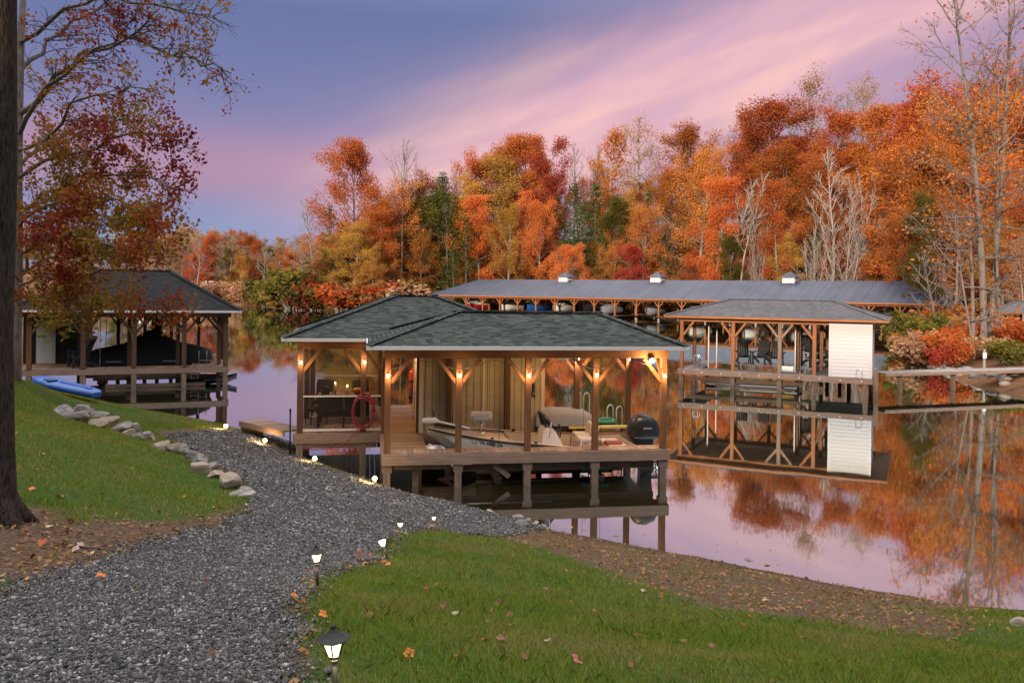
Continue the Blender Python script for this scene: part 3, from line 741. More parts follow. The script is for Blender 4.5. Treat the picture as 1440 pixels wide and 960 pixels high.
def bare(seed, H=20, W=4.5, base=.3, n1=16, n2=5, n3=3, el0=55, el1=22, stems=1, leaf_n=0, leaf=.22, thin=1):
    r = np.random.default_rng(seed); T = Tree(); C = []
    for sidx in range(stems):
        dd = np.array([0, 0, 1.]); p0 = np.zeros(3)
        if stems > 1: a = sidx * 6.28 / stems + r.random(); dd = np.array([math.cos(a) * .22, math.sin(a) * .22, 1.]); p0 = np.array([math.cos(a) * .2, math.sin(a) * .2, 0])
        hh = H * (1 if sidx == 0 else r.uniform(.65, .95))
        tr = grow(r, p0, dd, hh * .93, 9, .04, .06)
        T.wood.tube(tr, list(np.linspace((.0115 * thin if stems == 1 else .0052) * H, .0012 * H, 10)), 6)
        m1 = max(5, n1 // stems)
        for i in range(m1):
            f = base + (1 - base) * (i + r.random() * .8) / m1; fp = (f - base) / (1 - base)
            p, d = interp(tr, min(f, .99)); env = .5 + .5 * math.sin(math.pi * min(1, fp * .75 + .25))
            L = W * env * r.uniform(.7, 1.2) * (1.15 - .5 * fp)
            b = grow(r, p, around(d, math.radians(el0 + (el1 - el0) * fp + r.normal(0, 6)), i * 2.4 + r.random()), L, 5, .1, .12)
            T.wood.tube(b, list(np.linspace((.0042 * thin if stems == 1 else .0026) * H, .0010 * H, 6)), 4, False)
            for j in range(n2):
                q, dq = interp(b, r.uniform(.2, 1)); c = grow(r, q, around(dq, r.uniform(.35, .8), r.uniform(0, 6.28)), L * r.uniform(.25, .5), 3, .12, .12)
                T.twig.tube(c, [.035, .028, .02, .012], 3, False)
                for k in range(n3):
                    q2, d2 = interp(c, r.uniform(.2, 1)); e = grow(r, q2, around(d2, r.uniform(.3, .8), r.uniform(0, 6.28)), L * r.uniform(.12, .26), 2, .12, .1)
                    T.twig.tube(e, [.02, .015, .009], 3, False); C.append(e[-1])
    T.leaves = None
    if leaf_n:
        C = np.array(C); P = np.repeat(C, leaf_n, 0) + r.normal(0, .35, (len(C) * leaf_n, 3)); T.leaves = leaf_quads(r, P, leaf)
    return T
def pine(seed, H=20, W=3.6, base=.3, n1=36, leaf=.2, shape=.9, dens=60):
    r = np.random.default_rng(seed); T = Tree()
    tr = grow(r, np.zeros(3), np.array([0, 0, 1.]), H * .97, 9, .02, .1); T.wood.tube(tr, list(np.linspace(.013 * H, .002 * H, 10)), 6)
    C = []
    for i in range(n1):
        f = base + (1 - base) * (i + r.random()) / n1; fp = (f - base) / (1 - base); p, d = interp(tr, min(f, .995))
        L = W * max(.08, (1 - fp) ** shape * (.35 + .65 * min(1, fp * 5))) * r.uniform(.55, 1.2)
        b = grow(r, p, around(np.array([0, 0, 1.]), math.radians(92 - 45 * fp), i * 2.4 + r.random()), L, 4, .07, .06)
        T.wood.tube(b, list(np.linspace(.0035 * H, .0008 * H, 5)), 4, False)
        for k in range(int(dens * (.4 + L / W))):
            q, _ = interp(b, r.uniform(.25, 1)); w_ = L * .2
            C.append(q + r.normal(0, 1, 3) * (w_ + .15, w_ + .15, .14 + w_ * .25) + (0, 0, .1))
    T.leaves = leaf_quads(r, np.array(C), leaf, .35, .5); return T
def shrub(seed, H=3, W=2, n=240, leaf=.2, stems=9):
    r = np.random.default_rng(seed); T = Tree(); C = []
    for i in range(stems):
        a = i * 2.4; b = grow(r, np.array([math.cos(a), math.sin(a), 0]) * .15 * W, np.array([math.cos(a) * .5, math.sin(a) * .5, 1.]), H * r.uniform(.6, 1), 4, .15, .02)
        T.wood.tube(b, [.05, .04, .03, .02, .012], 4, False)
        for j in range(5):
            q, dq = interp(b, r.uniform(.2, 1)); c = grow(r, q, around(dq, r.uniform(.4, 1.1), r.uniform(0, 6.28)), H * .3, 3, .2, .02); T.wood.tube(c, [.02, .016, .012, .008], 3, False)
            C += [c[-1], c[-2], c[1]]
    C = np.array(C); k = max(1, n // 20); P = np.repeat(C, k, 0) + r.normal(0, .28 * W / 2, (len(C) * k, 3)) * (1, 1, .7); P[:, 2] = np.abs(P[:, 2])
    T.leaves = leaf_quads(r, P, leaf); return T

LIB = {}
HID = bpy.data.collections.new('spare')   # holds nothing that renders
def mesh_of(mb, name, mat):
    o = mb.build(name, mat); me = o.data; bpy.data.objects.remove(o); return me
def reg(kind, T, H, bark, leafm, crown='crown', twigm=None):
    cm = None; bm = None; b = len(T.wood.v); T.wood.v += T.twig.v; T.wood.f += [[i + b for i in f] for f in T.twig.f]; T.wood.uv += T.twig.uv; T.wood.sm += T.twig.sm
    tm = mesh_of(T.wood, 'trunk', M[bark])
    if T.leaves is not None:
        o = npmesh(crown, T.leaves.reshape(-1, 3), np.arange(len(T.leaves) * 4).reshape(-1, 4), M[leafm]); cm = o.data; bpy.data.objects.remove(o)
    LIB.setdefault(kind, []).append((tm, bm, cm, H))
def put(kind, name, loc, h, label, cat='tree', group=None, wsc=1.0, var=None, rz=None, sink=.3):
    L = LIB[kind]; v = L[rng.integers(len(L))] if var is None else L[var]
    t_ = thing(name, label, cat, (loc[0], loc[1], loc[2] - sink), rng.uniform(0, 6.28) if rz is None else rz, group)
    s_ = h / v[3]; t_.scale = (s_ * wsc, s_ * wsc, s_)
    for nm, me in (('trunk', v[0]), ('branches', v[1]), ('crown', v[2])):
        if me is not None: o = bpy.data.objects.new(nm, me); COL.objects.link(o); o.parent = t_
    return t_
for k, (lm_, bk) in {'orange': ('leaf_orange', 'bark_grey'), 'rust': ('leaf_rust', 'bark_brown'), 'red': ('leaf_red', 'bark_brown'), 'gold': ('leaf_gold', 'bark_grey'), 'olive': ('leaf_olive', 'bark_brown')}.items():
    for i in range(3 if k in ('orange', 'rust') else 2):
        sd = hash(k) % 1 + {'orange': 100, 'rust': 200, 'red': 300, 'gold': 400, 'olive': 500}[k] + i
        reg(k, broadleaf(sd, W=5.2 + i * .8, base=.16 + .06 * i, env_c=.5 if i != 1 else .38, n1=26, n2=6, leaf_n=(52, 50, 30)[i]), 20, bk, lm_)
for i in range(2): reg('thin_orange', broadleaf(130 + i, W=3.2, base=.3, n1=20, n2=5, leaf_n=11, leaf=.17, spread=.6), 20, 'bark_pale', 'leaf_orange')
for i in range(2): reg('beige', broadleaf(140 + i, W=4.6, base=.35, n1=22, n2=6, leaf_n=7, leaf=.15, spread=.6), 20, 'bark_grey', 'leaf_beige')
for i in range(3): reg('bare', bare(150 + i, W=4.6, base=.28 + .12 * i, n1=18), 20, 'bark_grey', None)
for i in range(2): reg('pale', bare(160 + i, W=4.6, base=.12, n1=44, n2=7, n3=3, el0=30, el1=14, stems=4 + i), 20, 'bark_pale', None)
for i in range(2): reg('slim', bare(170 + i, W=3.0, base=.45, n1=18, n2=6, el0=45, thin=.6), 20, 'bark_pale', None)
for i in range(2): reg('pine', pine(180 + i, W=4.4, base=.3 + .12 * i), 20, 'bark_brown', 'leaf_pine')
for i in range(2): reg('cedar', pine(190 + i, W=3.4, base=.04, n1=50, shape=.75, dens=60), 20, 'bark_brown', 'leaf_pine')
for i, (k, lm_) in enumerate((('bush_red', 'leaf_red'), ('bush_rust', 'leaf_rust'), ('bush_olive', 'leaf_olive'), ('bush_gold', 'leaf_gold'), ('bush_beige', 'leaf_beige'), ('bush_orange', 'leaf_orange'))):
    reg(k, shrub(600 + i, 3, 2.2), 3, 'bark_grey', lm_)

KN = {'orange': 'orange_tree', 'rust': 'oak_tree', 'red': 'maple_tree', 'gold': 'golden_tree', 'olive': 'olive_green_tree', 'thin_orange': 'sparse_tree', 'beige': 'faded_tree', 'bare': 'bare_tree', 'pale': 'pale_bare_tree', 'slim': 'slim_bare_tree', 'pine': 'pine_tree', 'cedar': 'cedar_tree'}
FILL = {'orange': 'bright orange autumn tree in the hillside wood across the lake', 'rust': 'rust brown oak in the hillside wood across the lake', 'red': 'red maple in the hillside wood across the lake',
        'gold': 'golden brown tree in the hillside wood across the lake', 'olive': 'olive green tree turning brown in the hillside wood', 'thin_orange': 'pale trunked tree with sparse orange leaves in the hillside wood',
        'beige': 'faded beige tree nearly out of leaf in the hillside wood', 'bare': 'bare grey tree in the hillside wood across the lake', 'pale': 'bare pale many branched tree in the hillside wood',
        'slim': 'slim bare pale trunk in the hillside wood', 'pine': 'dark green pine in the hillside wood across the lake', 'cedar': 'conical green cedar in the hillside wood'}
# silhouettes one can tell apart: photo x of the trunk, photo y of the top, distance, kind, width factor, label (None: one of its kind)
named = [
 (445, 268, 186, 'bare', 1.0, 'grey bare tree at the left end of the wooded point'), (462, 280, 183, 'pine', 1.0, 'ragged dark pine beside the bare tree on the point'),
 (506, 203, 184, 'orange', .95, 'tallest bright orange tree at the left end of the hillside wood'), (566, 187, 181, 'bare', .8, 'tall lone bare tree rising above the wood left of centre'),
 (614, 232, 188, 'pine', 1.75, 'broad olive pine right of the tall lone bare tree'), (656, 288, 180, 'cedar', 1.35, 'full green cedar above the left end of the long marina roof'),
 (548, 275, 184, 'orange', 1.2, None), (632, 262, 184, 'pine', 1.5, None), (822, 275, 182, 'pine', 1.5, None), (858, 262, 186, 'pine', 1.4, None), (640, 330, 178, 'cedar', 1.4, None), (585, 262, 192, 'rust', 1.3, None), (530, 300, 178, 'orange', 1.3, None), (600, 275, 186, 'olive', 1.2, None), (640, 262, 192, 'gold', 1.2, None), (675, 285, 184, 'orange', 1.2, None), (690, 224, 205, 'gold', 1.2, None), (650, 225, 212, 'bare', 1, None), (668, 235, 204, 'rust', 1, None), (725, 200, 214, 'rust', 1.0, None), (775, 212, 196, 'red', .85, 'deep red maple highest in the middle of the wood'),
 (745, 194, 214, 'orange', 1.0, None), (760, 285, 182, 'orange', .8, None), (715, 290, 182, 'gold', .8, None), (735, 265, 186, 'thin_orange', 1, None), (806, 246, 188, 'pine', 1.5, None), (840, 244, 187, 'pine', 1.6, 'wide flat topped green pine in the middle of the hillside wood'),
 (868, 285, 178, 'olive', 1.0, None), (855, 172, 214, 'thin_orange', 1.1, None), (893, 170, 216, 'beige', 1.0, None), (815, 190, 222, 'bare', .9, None), (838, 195, 220, 'bare', .9, None), (928, 178, 214, 'bare', .9, None), (912, 258, 180, 'cedar', 1.5, 'dome shaped bright green evergreen in the middle of the wood'),
 (965, 184, 205, 'rust', 1.15, None), (905, 300, 165, 'orange', 1, None), (890, 345, 160, 'red', 1.1, 'low crimson tree just above the middle marina cupola'), (800, 345, 166, 'orange', 1.2, None),
 (1085, 146, 186, 'rust', 1.35, 'largest rust orange oak crowning the hillside wood'), (1050, 180, 192, 'rust', 1.1, None), (1145, 108, 204, 'beige', 1.05, 'faded round topped tree standing above the wood beside the oak'), (1215, 112, 200, 'beige', .85, None), (1180, 128, 206, 'bare', 1, None), (1120, 125, 210, 'bare', .9, None),
 (985, 225, 176, 'orange', 1, None), (1010, 260, 162, 'orange', 1.05, None), (1022, 235, 160, 'slim', 1.3, 'slim white trunk, left one of the pair by the orange trees'), (1040, 225, 158, 'slim', 1.2, 'slim white trunk, right one of the pair by the orange trees'), (1068, 262, 156, 'pale', .55, None),
 (1172, 168, 170, 'orange', 1.1, None), (1100, 215, 166, 'rust', 1.0, None), (1095, 265, 154, 'orange', .9, None), (1170, 190, 146, 'slim', 1.5, None), (1190, 240, 143, 'pale', 1.15, 'wide fan of bare pale branches behind the right marina cupola'), (1225, 215, 145, 'pale', .85, None), (1145, 270, 146, 'pale', .7, None), (1255, 235, 142, 'pale', .6, None),
 (1245, 155, 160, 'orange', 1.1, None), (1290, 128, 152, 'rust', 1.2, None), (1335, 138, 146, 'orange', 1.2, None), (1400, 120, 140, 'rust', 1.25, None), (1440, 130, 132, 'orange', 1.2, None), (1275, 190, 136, 'rust', 1.1, None), (1320, 200, 132, 'rust', 1.1, None), (1370, 210, 122, 'rust', 1.2, None), (1425, 215, 112, 'orange', 1.1, None), (1490, 150, 120, 'rust', 1.3, None),
 (1300, 270, 118, 'olive', .8, None), (1345, 280, 112, 'beige', 1, None), (1410, 300, 100, 'gold', 1.0, None), (1440, 330, 92, 'beige', .9, None), (1270, 290, 124, 'rust', .9, None), (1230, 330, 140, 'cedar', .9, None), (1405, 380, 84, 'bare', .8, None), (1340, 350, 96, 'pale', .7, None)]
for px, py, Y, k, ws, lab in named:
    top = at(px, py, Y); z0 = max(.2, zf1(top.x, Y)); put(k, KN[k], (top.x, Y, z0), (top.z - z0) * (.97 if px < 1235 else .93), lab or FILL[k], 'tree', None if lab else 'trees of the hillside wood', ws)
# body of the wood behind and below those silhouettes
kinds = ['orange', 'rust', 'gold', 'olive', 'red', 'pine', 'thin_orange', 'beige', 'bare', 'cedar', 'slim']; pr = np.array([.24, .2, .1, .08, .05, .07, .09, .06, .06, .02, .03])
cnt = 0; spots = []
def skyline(px): return np.interp(px, [430, 480, 600, 700, 800, 900, 1000, 1080, 1150, 1300, 1500], [300, 235, 265, 245, 225, 205, 200, 170, 160, 150, 150])
while cnt < 175:
    px = rng.uniform(455, 1500); Y = rng.uniform(95 if px > 1240 else 135, 235); X = (px - CX) / F * Y; dd = -float(sdf(shore, np.array([X]), np.array([Y]))[0])
    if dd < 3 or dd > 62 or any((X - a) ** 2 + (Y - b) ** 2 < 12 for a, b in spots): continue
    spots.append((X, Y)); z0 = zf1(X, Y); h = rng.uniform(9, 17) if dd < 16 else rng.uniform(13, 21)
    lim = HC + (HY + 8 - (skyline(px) + rng.uniform(0, 40))) / F * Y - z0; h = max(5, min(h, lim))
    k = rng.choice(kinds, p=pr); put(k, KN[k], (X, Y, z0), h, FILL[k], 'tree', 'trees of the hillside wood', rng.uniform(.9, 1.25) * (1 if h > 11 else 1.3)); cnt += 1
# far left woods
LK = ['beige', 'gold', 'bare', 'rust', 'olive', 'orange', 'cedar']; LP = [.50, .05, .28, .06, .05, .01, .05]
LF = {'beige': 'faded beige tree in the low wood at the far end of the cove', 'gold': 'golden brown tree in the low wood at the far end of the cove', 'bare': 'bare tree in the low wood at the far end of the cove', 'rust': 'rust tree in the low wood at the far end of the cove',
      'olive': 'dull green tree in the low wood at the far end of the cove', 'orange': 'orange tree in the low wood at the far end of the cove', 'cedar': 'dark evergreen in the low wood at the far end of the cove'}
for i in range(260):
    px = rng.uniform(20, 455) if i < 130 else rng.uniform(185, 430); Y = rng.uniform(228, 330); X = (px - CX) / F * Y
    if float(sdf(shore, np.array([X]), np.array([Y]))[0]) > -6: continue
    z0 = zf1(X, Y); top = HC + (HY + 5 - rng.uniform(328, 358)) / F * Y
    if px > 360: top -= 2
    k = rng.choice(LK, p=LP); put(k, KN[k], (X, Y, z0), max(7, (top - z0) * rng.uniform(.8, 1)), LF[k], 'tree', 'trees at the far end of the cove', rng.uniform(1, 1.3))
# shrubs along the far shore
SK = ['bush_red', 'bush_rust', 'bush_olive', 'bush_gold', 'bush_beige', 'bush_orange']
SL = dict(zip(SK, ['dark red', 'rust brown', 'olive green', 'golden', 'bare beige', 'orange']))
def along(pts, n):
    P = np.array(pts, float); L = np.r_[0, np.cumsum(np.hypot(*np.diff(P, axis=0).T))]
    return [(np.interp(t_, L, P[:, 0]), np.interp(t_, L, P[:, 1])) for t_ in np.linspace(0, L[-1], n)]
for x, y in along(shore[1:10], 95):
    x += rng.normal(0, 1.2); y += rng.uniform(1, 9)
    if float(sdf(shore, np.array([x]), np.array([y]))[0]) > -.8: continue
    k = rng.choice(SK, p=[.03, .12, .30, .12, .42, .01]); put(k, 'shrub', (x, y, zf1(x, y)), rng.uniform(2.5, 6), SL[k] + ' shrub on the far waterline below the wood', 'shrub', 'shrubs on the far waterline', rng.uniform(1, 1.6), sink=.1)
for px, py, Y, k in [(398, 345, 203, 'beige'), (372, 348, 214, 'bare'), (425, 350, 188, 'beige'), (405, 360, 196, 'rust'), (412, 378, 186, 'bush_olive'), (445, 395, 176, 'bush_olive'), (452, 372, 180, 'rust'), (480, 400, 168, 'bush_rust'), (505, 380, 167, 'gold'), (530, 370, 168, 'gold'), (600, 385, 180, 'cedar'), (580, 392, 178, 'cedar'), (430, 400, 178, 'bush_red'), (468, 355, 176, 'olive')]:
    p = at(px, py, Y); z0 = max(.3, zf1(p.x, Y)); put(k, KN.get(k, 'shrub'), (p.x, Y, z0), p.z - z0, (SL.get(k, k) + ' foliage low on the wooded point left of the boathouse roof'), 'shrub' if 'bush' in k else 'tree', 'low growth on the wooded point', 1.5)
# right shore: the tall twin stemmed tree and the shrubbery at its foot
def tall_tree():
    r = np.random.default_rng(77); T = Tree(); C = []
    base = onz(1383, 489, 1.0); Yb = 58.0; H = 27.5
    stems = [((0, 0, 0), (-.015, 0, 1), 1.0, .27), ((.75, .5, 0), (.03, .02, 1), .93, .22), ((-.5, .3, 0), (-.03, .03, 1), .55, .15), ((.9, -.3, 0), (.01, .02, 1), .72, .13), ((-.7, -.2, 0), (-.22, .02, 1), .35, .10)]
    for (p0, dd, hf, r0) in stems:
        tr = grow(r, np.array(p0, float), np.array(dd, float), H * hf, 12, .022, .06); T.wood.tube(tr, list(np.linspace(r0, .03, 13)), 8)
        n1 = int(26 * hf)
        for i in range(n1):
            f = .22 + .77 * (i + r.random()) / n1; p, d = interp(tr, f); fp = (f - .22) / .78
            L = (1.8 + 5.4 * math.sin(math.pi * min(1, .12 + fp * .85))) * r.uniform(.55, 1.1) * (.6 + .4 * hf)
            el = 75 - 38 * fp
            b = grow(r, p, around(np.array([0, 0, 1.]), math.radians(el + r.normal(0, 9)), i * 2.4 + r.random()), L, 6, .14, .07 if f > .55 else -.01)
            T.wood.tube(b, list(np.linspace(.055, .016, 7)), 5, False)
            for j in range(6):
                q, dq = interp(b, r.uniform(.2, 1)); c = grow(r, q, around(dq, r.uniform(.4, .9), r.uniform(0, 6.28)), L * r.uniform(.2, .42), 4, .16, .06); T.twig.tube(c, [.02, .017, .014, .011, .008], 3, False)
                for k in range(4):
                    q2, d2 = interp(c, r.uniform(.25, 1)); e = grow(r, q2, around(d2, r.uniform(.3, .9), r.uniform(0, 6.28)), L * r.uniform(.08, .2), 2, .14, .05); T.twig.tube(e, [.017, .014, .010], 3, False)
                    z_ = e[-1][2]
                    C.append((e[-1], .10 if z_ > 17.5 else (.5 if z_ > 10 else .15)))
    P = np.array([c + r.normal(0, .3, 3) for c, w_ in C for q in range(7) if r.random() < w_])
    T.leaves = leaf_quads(r, P, .13); return T, base, Yb
T, base, Yb = tall_tree(); p = at(1383, 489, Yb); z0 = zf1(p.x, Yb)
tt = thing('tall_tree', 'tall grey twin trunked tree, half bare with rust leaves, on the right shore', 'tree', (p.x, Yb, z0 - .3))
T.wood.build('trunk', M['bark_mid'], tt); T.twig.build('branches', M['bark_mid'], tt); npmesh('crown', T.leaves.reshape(-1, 3), np.arange(len(T.leaves) * 4).reshape(-1, 4), M['leaf_rust'], tt)
for px, py, Y, k, ws in [(1290, 462, 62, 'bush_beige', 1.2), (1310, 470, 58, 'bush_beige', 1.3), (1335, 465, 56, 'bush_rust', 1.2), (1355, 458, 60, 'bush_rust', 1.2), (1380, 470, 54, 'bush_beige', 1.2), (1405, 448, 60, 'bush_orange', 1.3), (1430, 455, 56, 'bush_rust', 1.2), (1420, 480, 50, 'bush_olive', 1.5),
                         (1300, 440, 74, 'bush_gold', 1.2), (1330, 430, 80, 'bush_rust', 1.3), (1285, 440, 72, 'bush_olive', 1.2), (1360, 440, 72, 'bush_beige', 1.2), (1270, 470, 70, 'bush_rust', 1.2), (1345, 478, 54, 'bush_rust', 1), (1325, 484, 54, 'bush_red', .9)]:
    p = at(px, py, Y); z0 = max(.2, zf1(p.x, Y)); put(k, 'shrub', (p.x, Y, z0), max(1, p.z - z0), SL[k] + ' shrub at the foot of the tall right shore tree', 'shrub', 'shrubs at the foot of the tall tree', ws, sink=.05)
for px, Y, h, ws, lab in [(1318, 78, 9.5, 1.5, 'grey bare tree leaning out of the brush over the right end of the marina')]:
    p = at(px, 450, Y); put('bare', 'bare_tree', (p.x, Y, zf1(p.x, Y)), h, lab, 'tree', None, ws, 0)
# shore stones on the right point
for i, (x, y) in enumerate(along([(27.5, 57), (25.2, 47), (24.6, 41), (27, 37.5)], 26)):
    mb = MB(); mb.sphere((0, 0, 0), rng.uniform(.18, .42), 8, 5, (1.2, 1, .6)); o = mb.build('shore_stone', M['boulder']); xx = x + rng.uniform(.2, 1.6); o.location = (xx, y, zf1(xx, y) + .05); o.rotation_euler = (0, 0, rng.uniform(0, 6))
    for vv in o.data.vertices: vv.co *= 1 + rng.normal(0, .12)
    tag(o, 'dark grey stone on the muddy waterline of the right point', 'stone', 'stones along the right point')

# ------------------------------------------------------------------ near trees on the left
p = hit(6, 735)
mb = MB(); H = 13
r = np.random.default_rng(5)
pts = [(0, 0, -.4), (0, 0, 0), (.0, .0, .25), (.01, .02, .8), (.0, .03, 2), (.03, .04, 4), (.0, .05, 7), (.05, .05, 10), (.05, .1, 13)]
mb.tube(pts, [.46, .37, .30, .25, .225, .21, .19, .16, .12], 18)
bt = thing('oak_tree', 'dark furrowed trunk of the big oak cut by the left edge', 'tree', (p.x - .2, p.y, p.z))
tr_o = mb.build('trunk', M['bark_dark'], bt)
for i, a in enumerate((-.35, .6, 2.2, -1.5)):
    mb = MB(); c, s_ = math.cos(a), math.sin(a); L = (.5, .5, .5, .45)[i]
    mb.tube([(c * .1, s_ * .1, .38), (c * .24, s_ * .24, .12), (c * .36, s_ * .36, .02), (c * L, s_ * L, -.1)], [.16, .13, .09, .04], 8); mb.build('root', M['bark_dark'], bt)
mb = MB(); lv = []
for i in range(7):
    a = i * 2.4; b = grow(r, np.array([0, 0, 8 + i * .7]), np.array([math.cos(a), math.sin(a), .5]), 3.2, 5, .1, .05); mb.tube(b, list(np.linspace(.09, .02, 6)), 6, False)
    for j in range(9): lv += list(interp(b, r.uniform(.4, 1))[0] + r.normal(0, .4, (22, 3)))
mb.build('branches', M['bark_dark'], bt); Q = leaf_quads(r, np.array(lv), .07); npmesh('crown', Q.reshape(-1, 3), np.arange(len(Q) * 4).reshape(-1, 4), M['leaf_maple'], bt)

def maple():
    r = np.random.default_rng(21); Y0 = 23.5
    base = at(20, 545, Y0); z0 = zg1(base.x, Y0)
    root = thing('maple_tree', 'spreading maple with dark red and olive leaves reaching over the left boathouse', 'tree', (base.x, Y0, z0))
    O = np.array([base.x, Y0, z0]); W = lambda px, py, Y: np.array(at(px, py, Y)) - O
    wood_ = MB(); tw = MB(); C = []
    trunk = np.array([W(20, 560, Y0), W(22, 480, Y0), W(25, 380, Y0), W(25, 260, Y0), W(27, 150, Y0), W(30, 40, Y0), W(38, -90, Y0)]); wood_.tube(trunk, [.19, .15, .135, .12, .105, .09, .06], 10)
    limbs = [  # photo pixels with depth, radius, leaf weight at (start, end)
        ([(27, 160, Y0), (72, 112, 22.8), (120, 82, 22), (190, 52, 21.3), (215, 18, 21)], .085, .28),
        ([(190, 52, 21.3), (235, 75, 20.8), (280, 85, 20.4), (325, 102, 20)], .035, .22),
        ([(27, 100, Y0), (70, 55, 24), (130, 20, 24.5), (200, -30, 25)], .07, .25),
        ([(28, 60, Y0), (80, 25, 22), (150, -5, 21), (240, 8, 20), (312, 22, 19.5)], .06, .2),
        ([(27, 190, Y0), (60, 128, 22.4), (90, 100, 22), (150, 60, 21.4), (190, 30, 21)], .07, .3),
        ([(26, 250, Y0), (70, 225, 22.5), (130, 205, 21.8), (200, 185, 21.2), (262, 200, 20.6)], .06, .8),
        ([(26, 235, Y0), (80, 190, 24.5), (140, 165, 25.2), (215, 170, 26)], .055, .7),
        ([(26, 300, Y0), (75, 265, 23), (130, 250, 22.5), (190, 245, 22), (265, 268, 21.3)], .055, .95),
        ([(26, 320, Y0), (60, 290, 22), (110, 280, 21), (170, 290, 20.4), (225, 315, 20)], .05, 1),
        ([(26, 345, Y0), (80, 305, 25), (140, 300, 26), (200, 310, 26.5)], .05, .9),
        ([(27, 390, Y0), (55, 340, 23), (78, 300, 22.6), (100, 255, 22.4)], .05, .8),
        ([(28, 400, Y0), (70, 385, 22.5), (120, 395, 21.6), (170, 415, 21), (228, 438, 20.4)], .05, 1.15),
        ([(28, 380, Y0), (80, 360, 24), (130, 350, 24.6), (200, 350, 25)], .05, 1),
        ([(29, 420, Y0), (60, 410, 22), (95, 420, 21.2), (118, 455, 20.8)], .035, 1.1),
        ([(28, 360, Y0), (60, 330, 21.4), (110, 330, 20.4), (160, 340, 19.6), (215, 345, 19)], .045, 1),
        ([(27, 210, Y0), (60, 200, 21.6), (100, 150, 20.4), (150, 130, 19.6), (200, 125, 19)], .05, .45)]
    for pts, r0, lw in limbs:
        P = np.array([W(*q) for q in pts]); P = np.array([interp(P, f)[0] for f in np.linspace(0, 1, 11)]); P[1:] += r.normal(0, .06, (10, 3))
        wood_.tube(P, list(np.linspace(r0, .014, 11)), 7, False)
        Lt = np.linalg.norm(np.diff(P, axis=0), axis=1).sum()
        for i in range(int(9 + Lt * 4.6)):
            f = r.uniform(.12, 1); q, d_ = interp(P, f); sd_ = around(d_, r.uniform(.5, 1.15), r.uniform(0, 6.28)); sd_[2] = sd_[2] * .55 - .05
            b = grow(r, q, sd_, r.uniform(.5, 1.25) * (1.1 - .45 * f), 4, .2, -.02); tw.tube(b, [.016, .013, .010, .008, .005], 4, False)
            for j in range(4):
                q2, d2 = interp(b, r.uniform(.25, 1)); e = grow(r, q2, around(d2, r.uniform(.4, .9), r.uniform(0, 6.28)), r.uniform(.2, .5), 3, .25, -.04); tw.tube(e, [.007, .006, .005, .0035], 3, False)
                if r.random() < lw * .85: C += [e[-1], e[-2]] + ([e[1]] if lw > .6 else [])
    wood_.build('trunk', M['bark_mid'], root); tw.build('branches', M['bark_brown'], root)
    C = np.array(C); k = 6; P = np.repeat(C, k, 0) + r.normal(0, .11, (len(C) * k, 3)); Q = leaf_quads(r, P, .058, .6)
    npmesh('crown', Q.reshape(-1, 3), np.arange(len(Q) * 4).reshape(-1, 4), M['leaf_maple'], root)
maple()
# ------------------------------------------------------------------ timber boathouse helpers
def slope_uv(pts):
    p = [Vector(q) for q in pts]; n = (p[1] - p[0]).cross(p[2] - p[0]).normalized()
    if n.z < 0: n = -n
    u = Vector((0, 0, 1)).cross(n); u = u.normalized() if u.length > 1e-5 else Vector((1, 0, 0)); v = n.cross(u)
    return [(q.dot(u) + 37, q.dot(v) + 41) for q in p]
def hip_roof(parent, mat, x0, x1, y0, y1, ze, zr, rx0, rx1, ry, th=.09, caps=True, soffit=None, capmat=None, along_y=False):
    mb = MB()
    A, B, C_, D = (x0, y0, ze), (x1, y0, ze), (x1, y1, ze), (x0, y1, ze); E_, G_ = (rx0, ry, zr), (rx1, ry, zr)
    for f in ((A, B, G_, E_), (C_, D, E_, G_), (B, C_, G_), (D, A, E_)): mb.poly(f, slope_uv(f))
    if caps:
        for a, b in ((A, E_), (B, G_), (C_, G_), (D, E_), (E_, G_)):
            a = Vector(a); b = Vector(b); n = max(2, int((b - a).length / .22)); dn = (b - a) / n
            for i in range(n): mb.beam(a + dn * i + Vector((0, 0, .012)), a + dn * (i + 1.15) + Vector((0, 0, .03)), .26, .012)
    o = mb.build('roof', mat, parent)
    s_ = MB(); t_ = th
    lower = [(p[0], p[1], p[2] - t_) for p in (A, B, C_, D)]; E2, G2 = (rx0, ry, zr - t_), (rx1, ry, zr - t_)
    for f in ((lower[1], lower[0], E2, G2), (lower[3], lower[2], G2, E2), (lower[2], lower[1], G2), (lower[0], lower[3], E2)): s_.poly(f, slope_uv(f))
    s_.build('soffit', soffit or M['timber'], o)
    return o
def fascia(parent, mat, x0, x1, y0, y1, ztop, h=.1, t=.03):
    mb = MB()
    mb.bx(x0 - .002, x1 + .002, y0 - t, y0, ztop - h, ztop); mb.bx(x0 - .002, x1 + .002, y1, y1 + t, ztop - h, ztop)
    mb.bx(x0 - t, x0 - .002, y0 - t, y1 + t, ztop - h, ztop); mb.bx(x1 + .002, x1 + t, y0 - t, y1 + t, ztop - h, ztop)
    return mb.build('fascia', mat, parent)
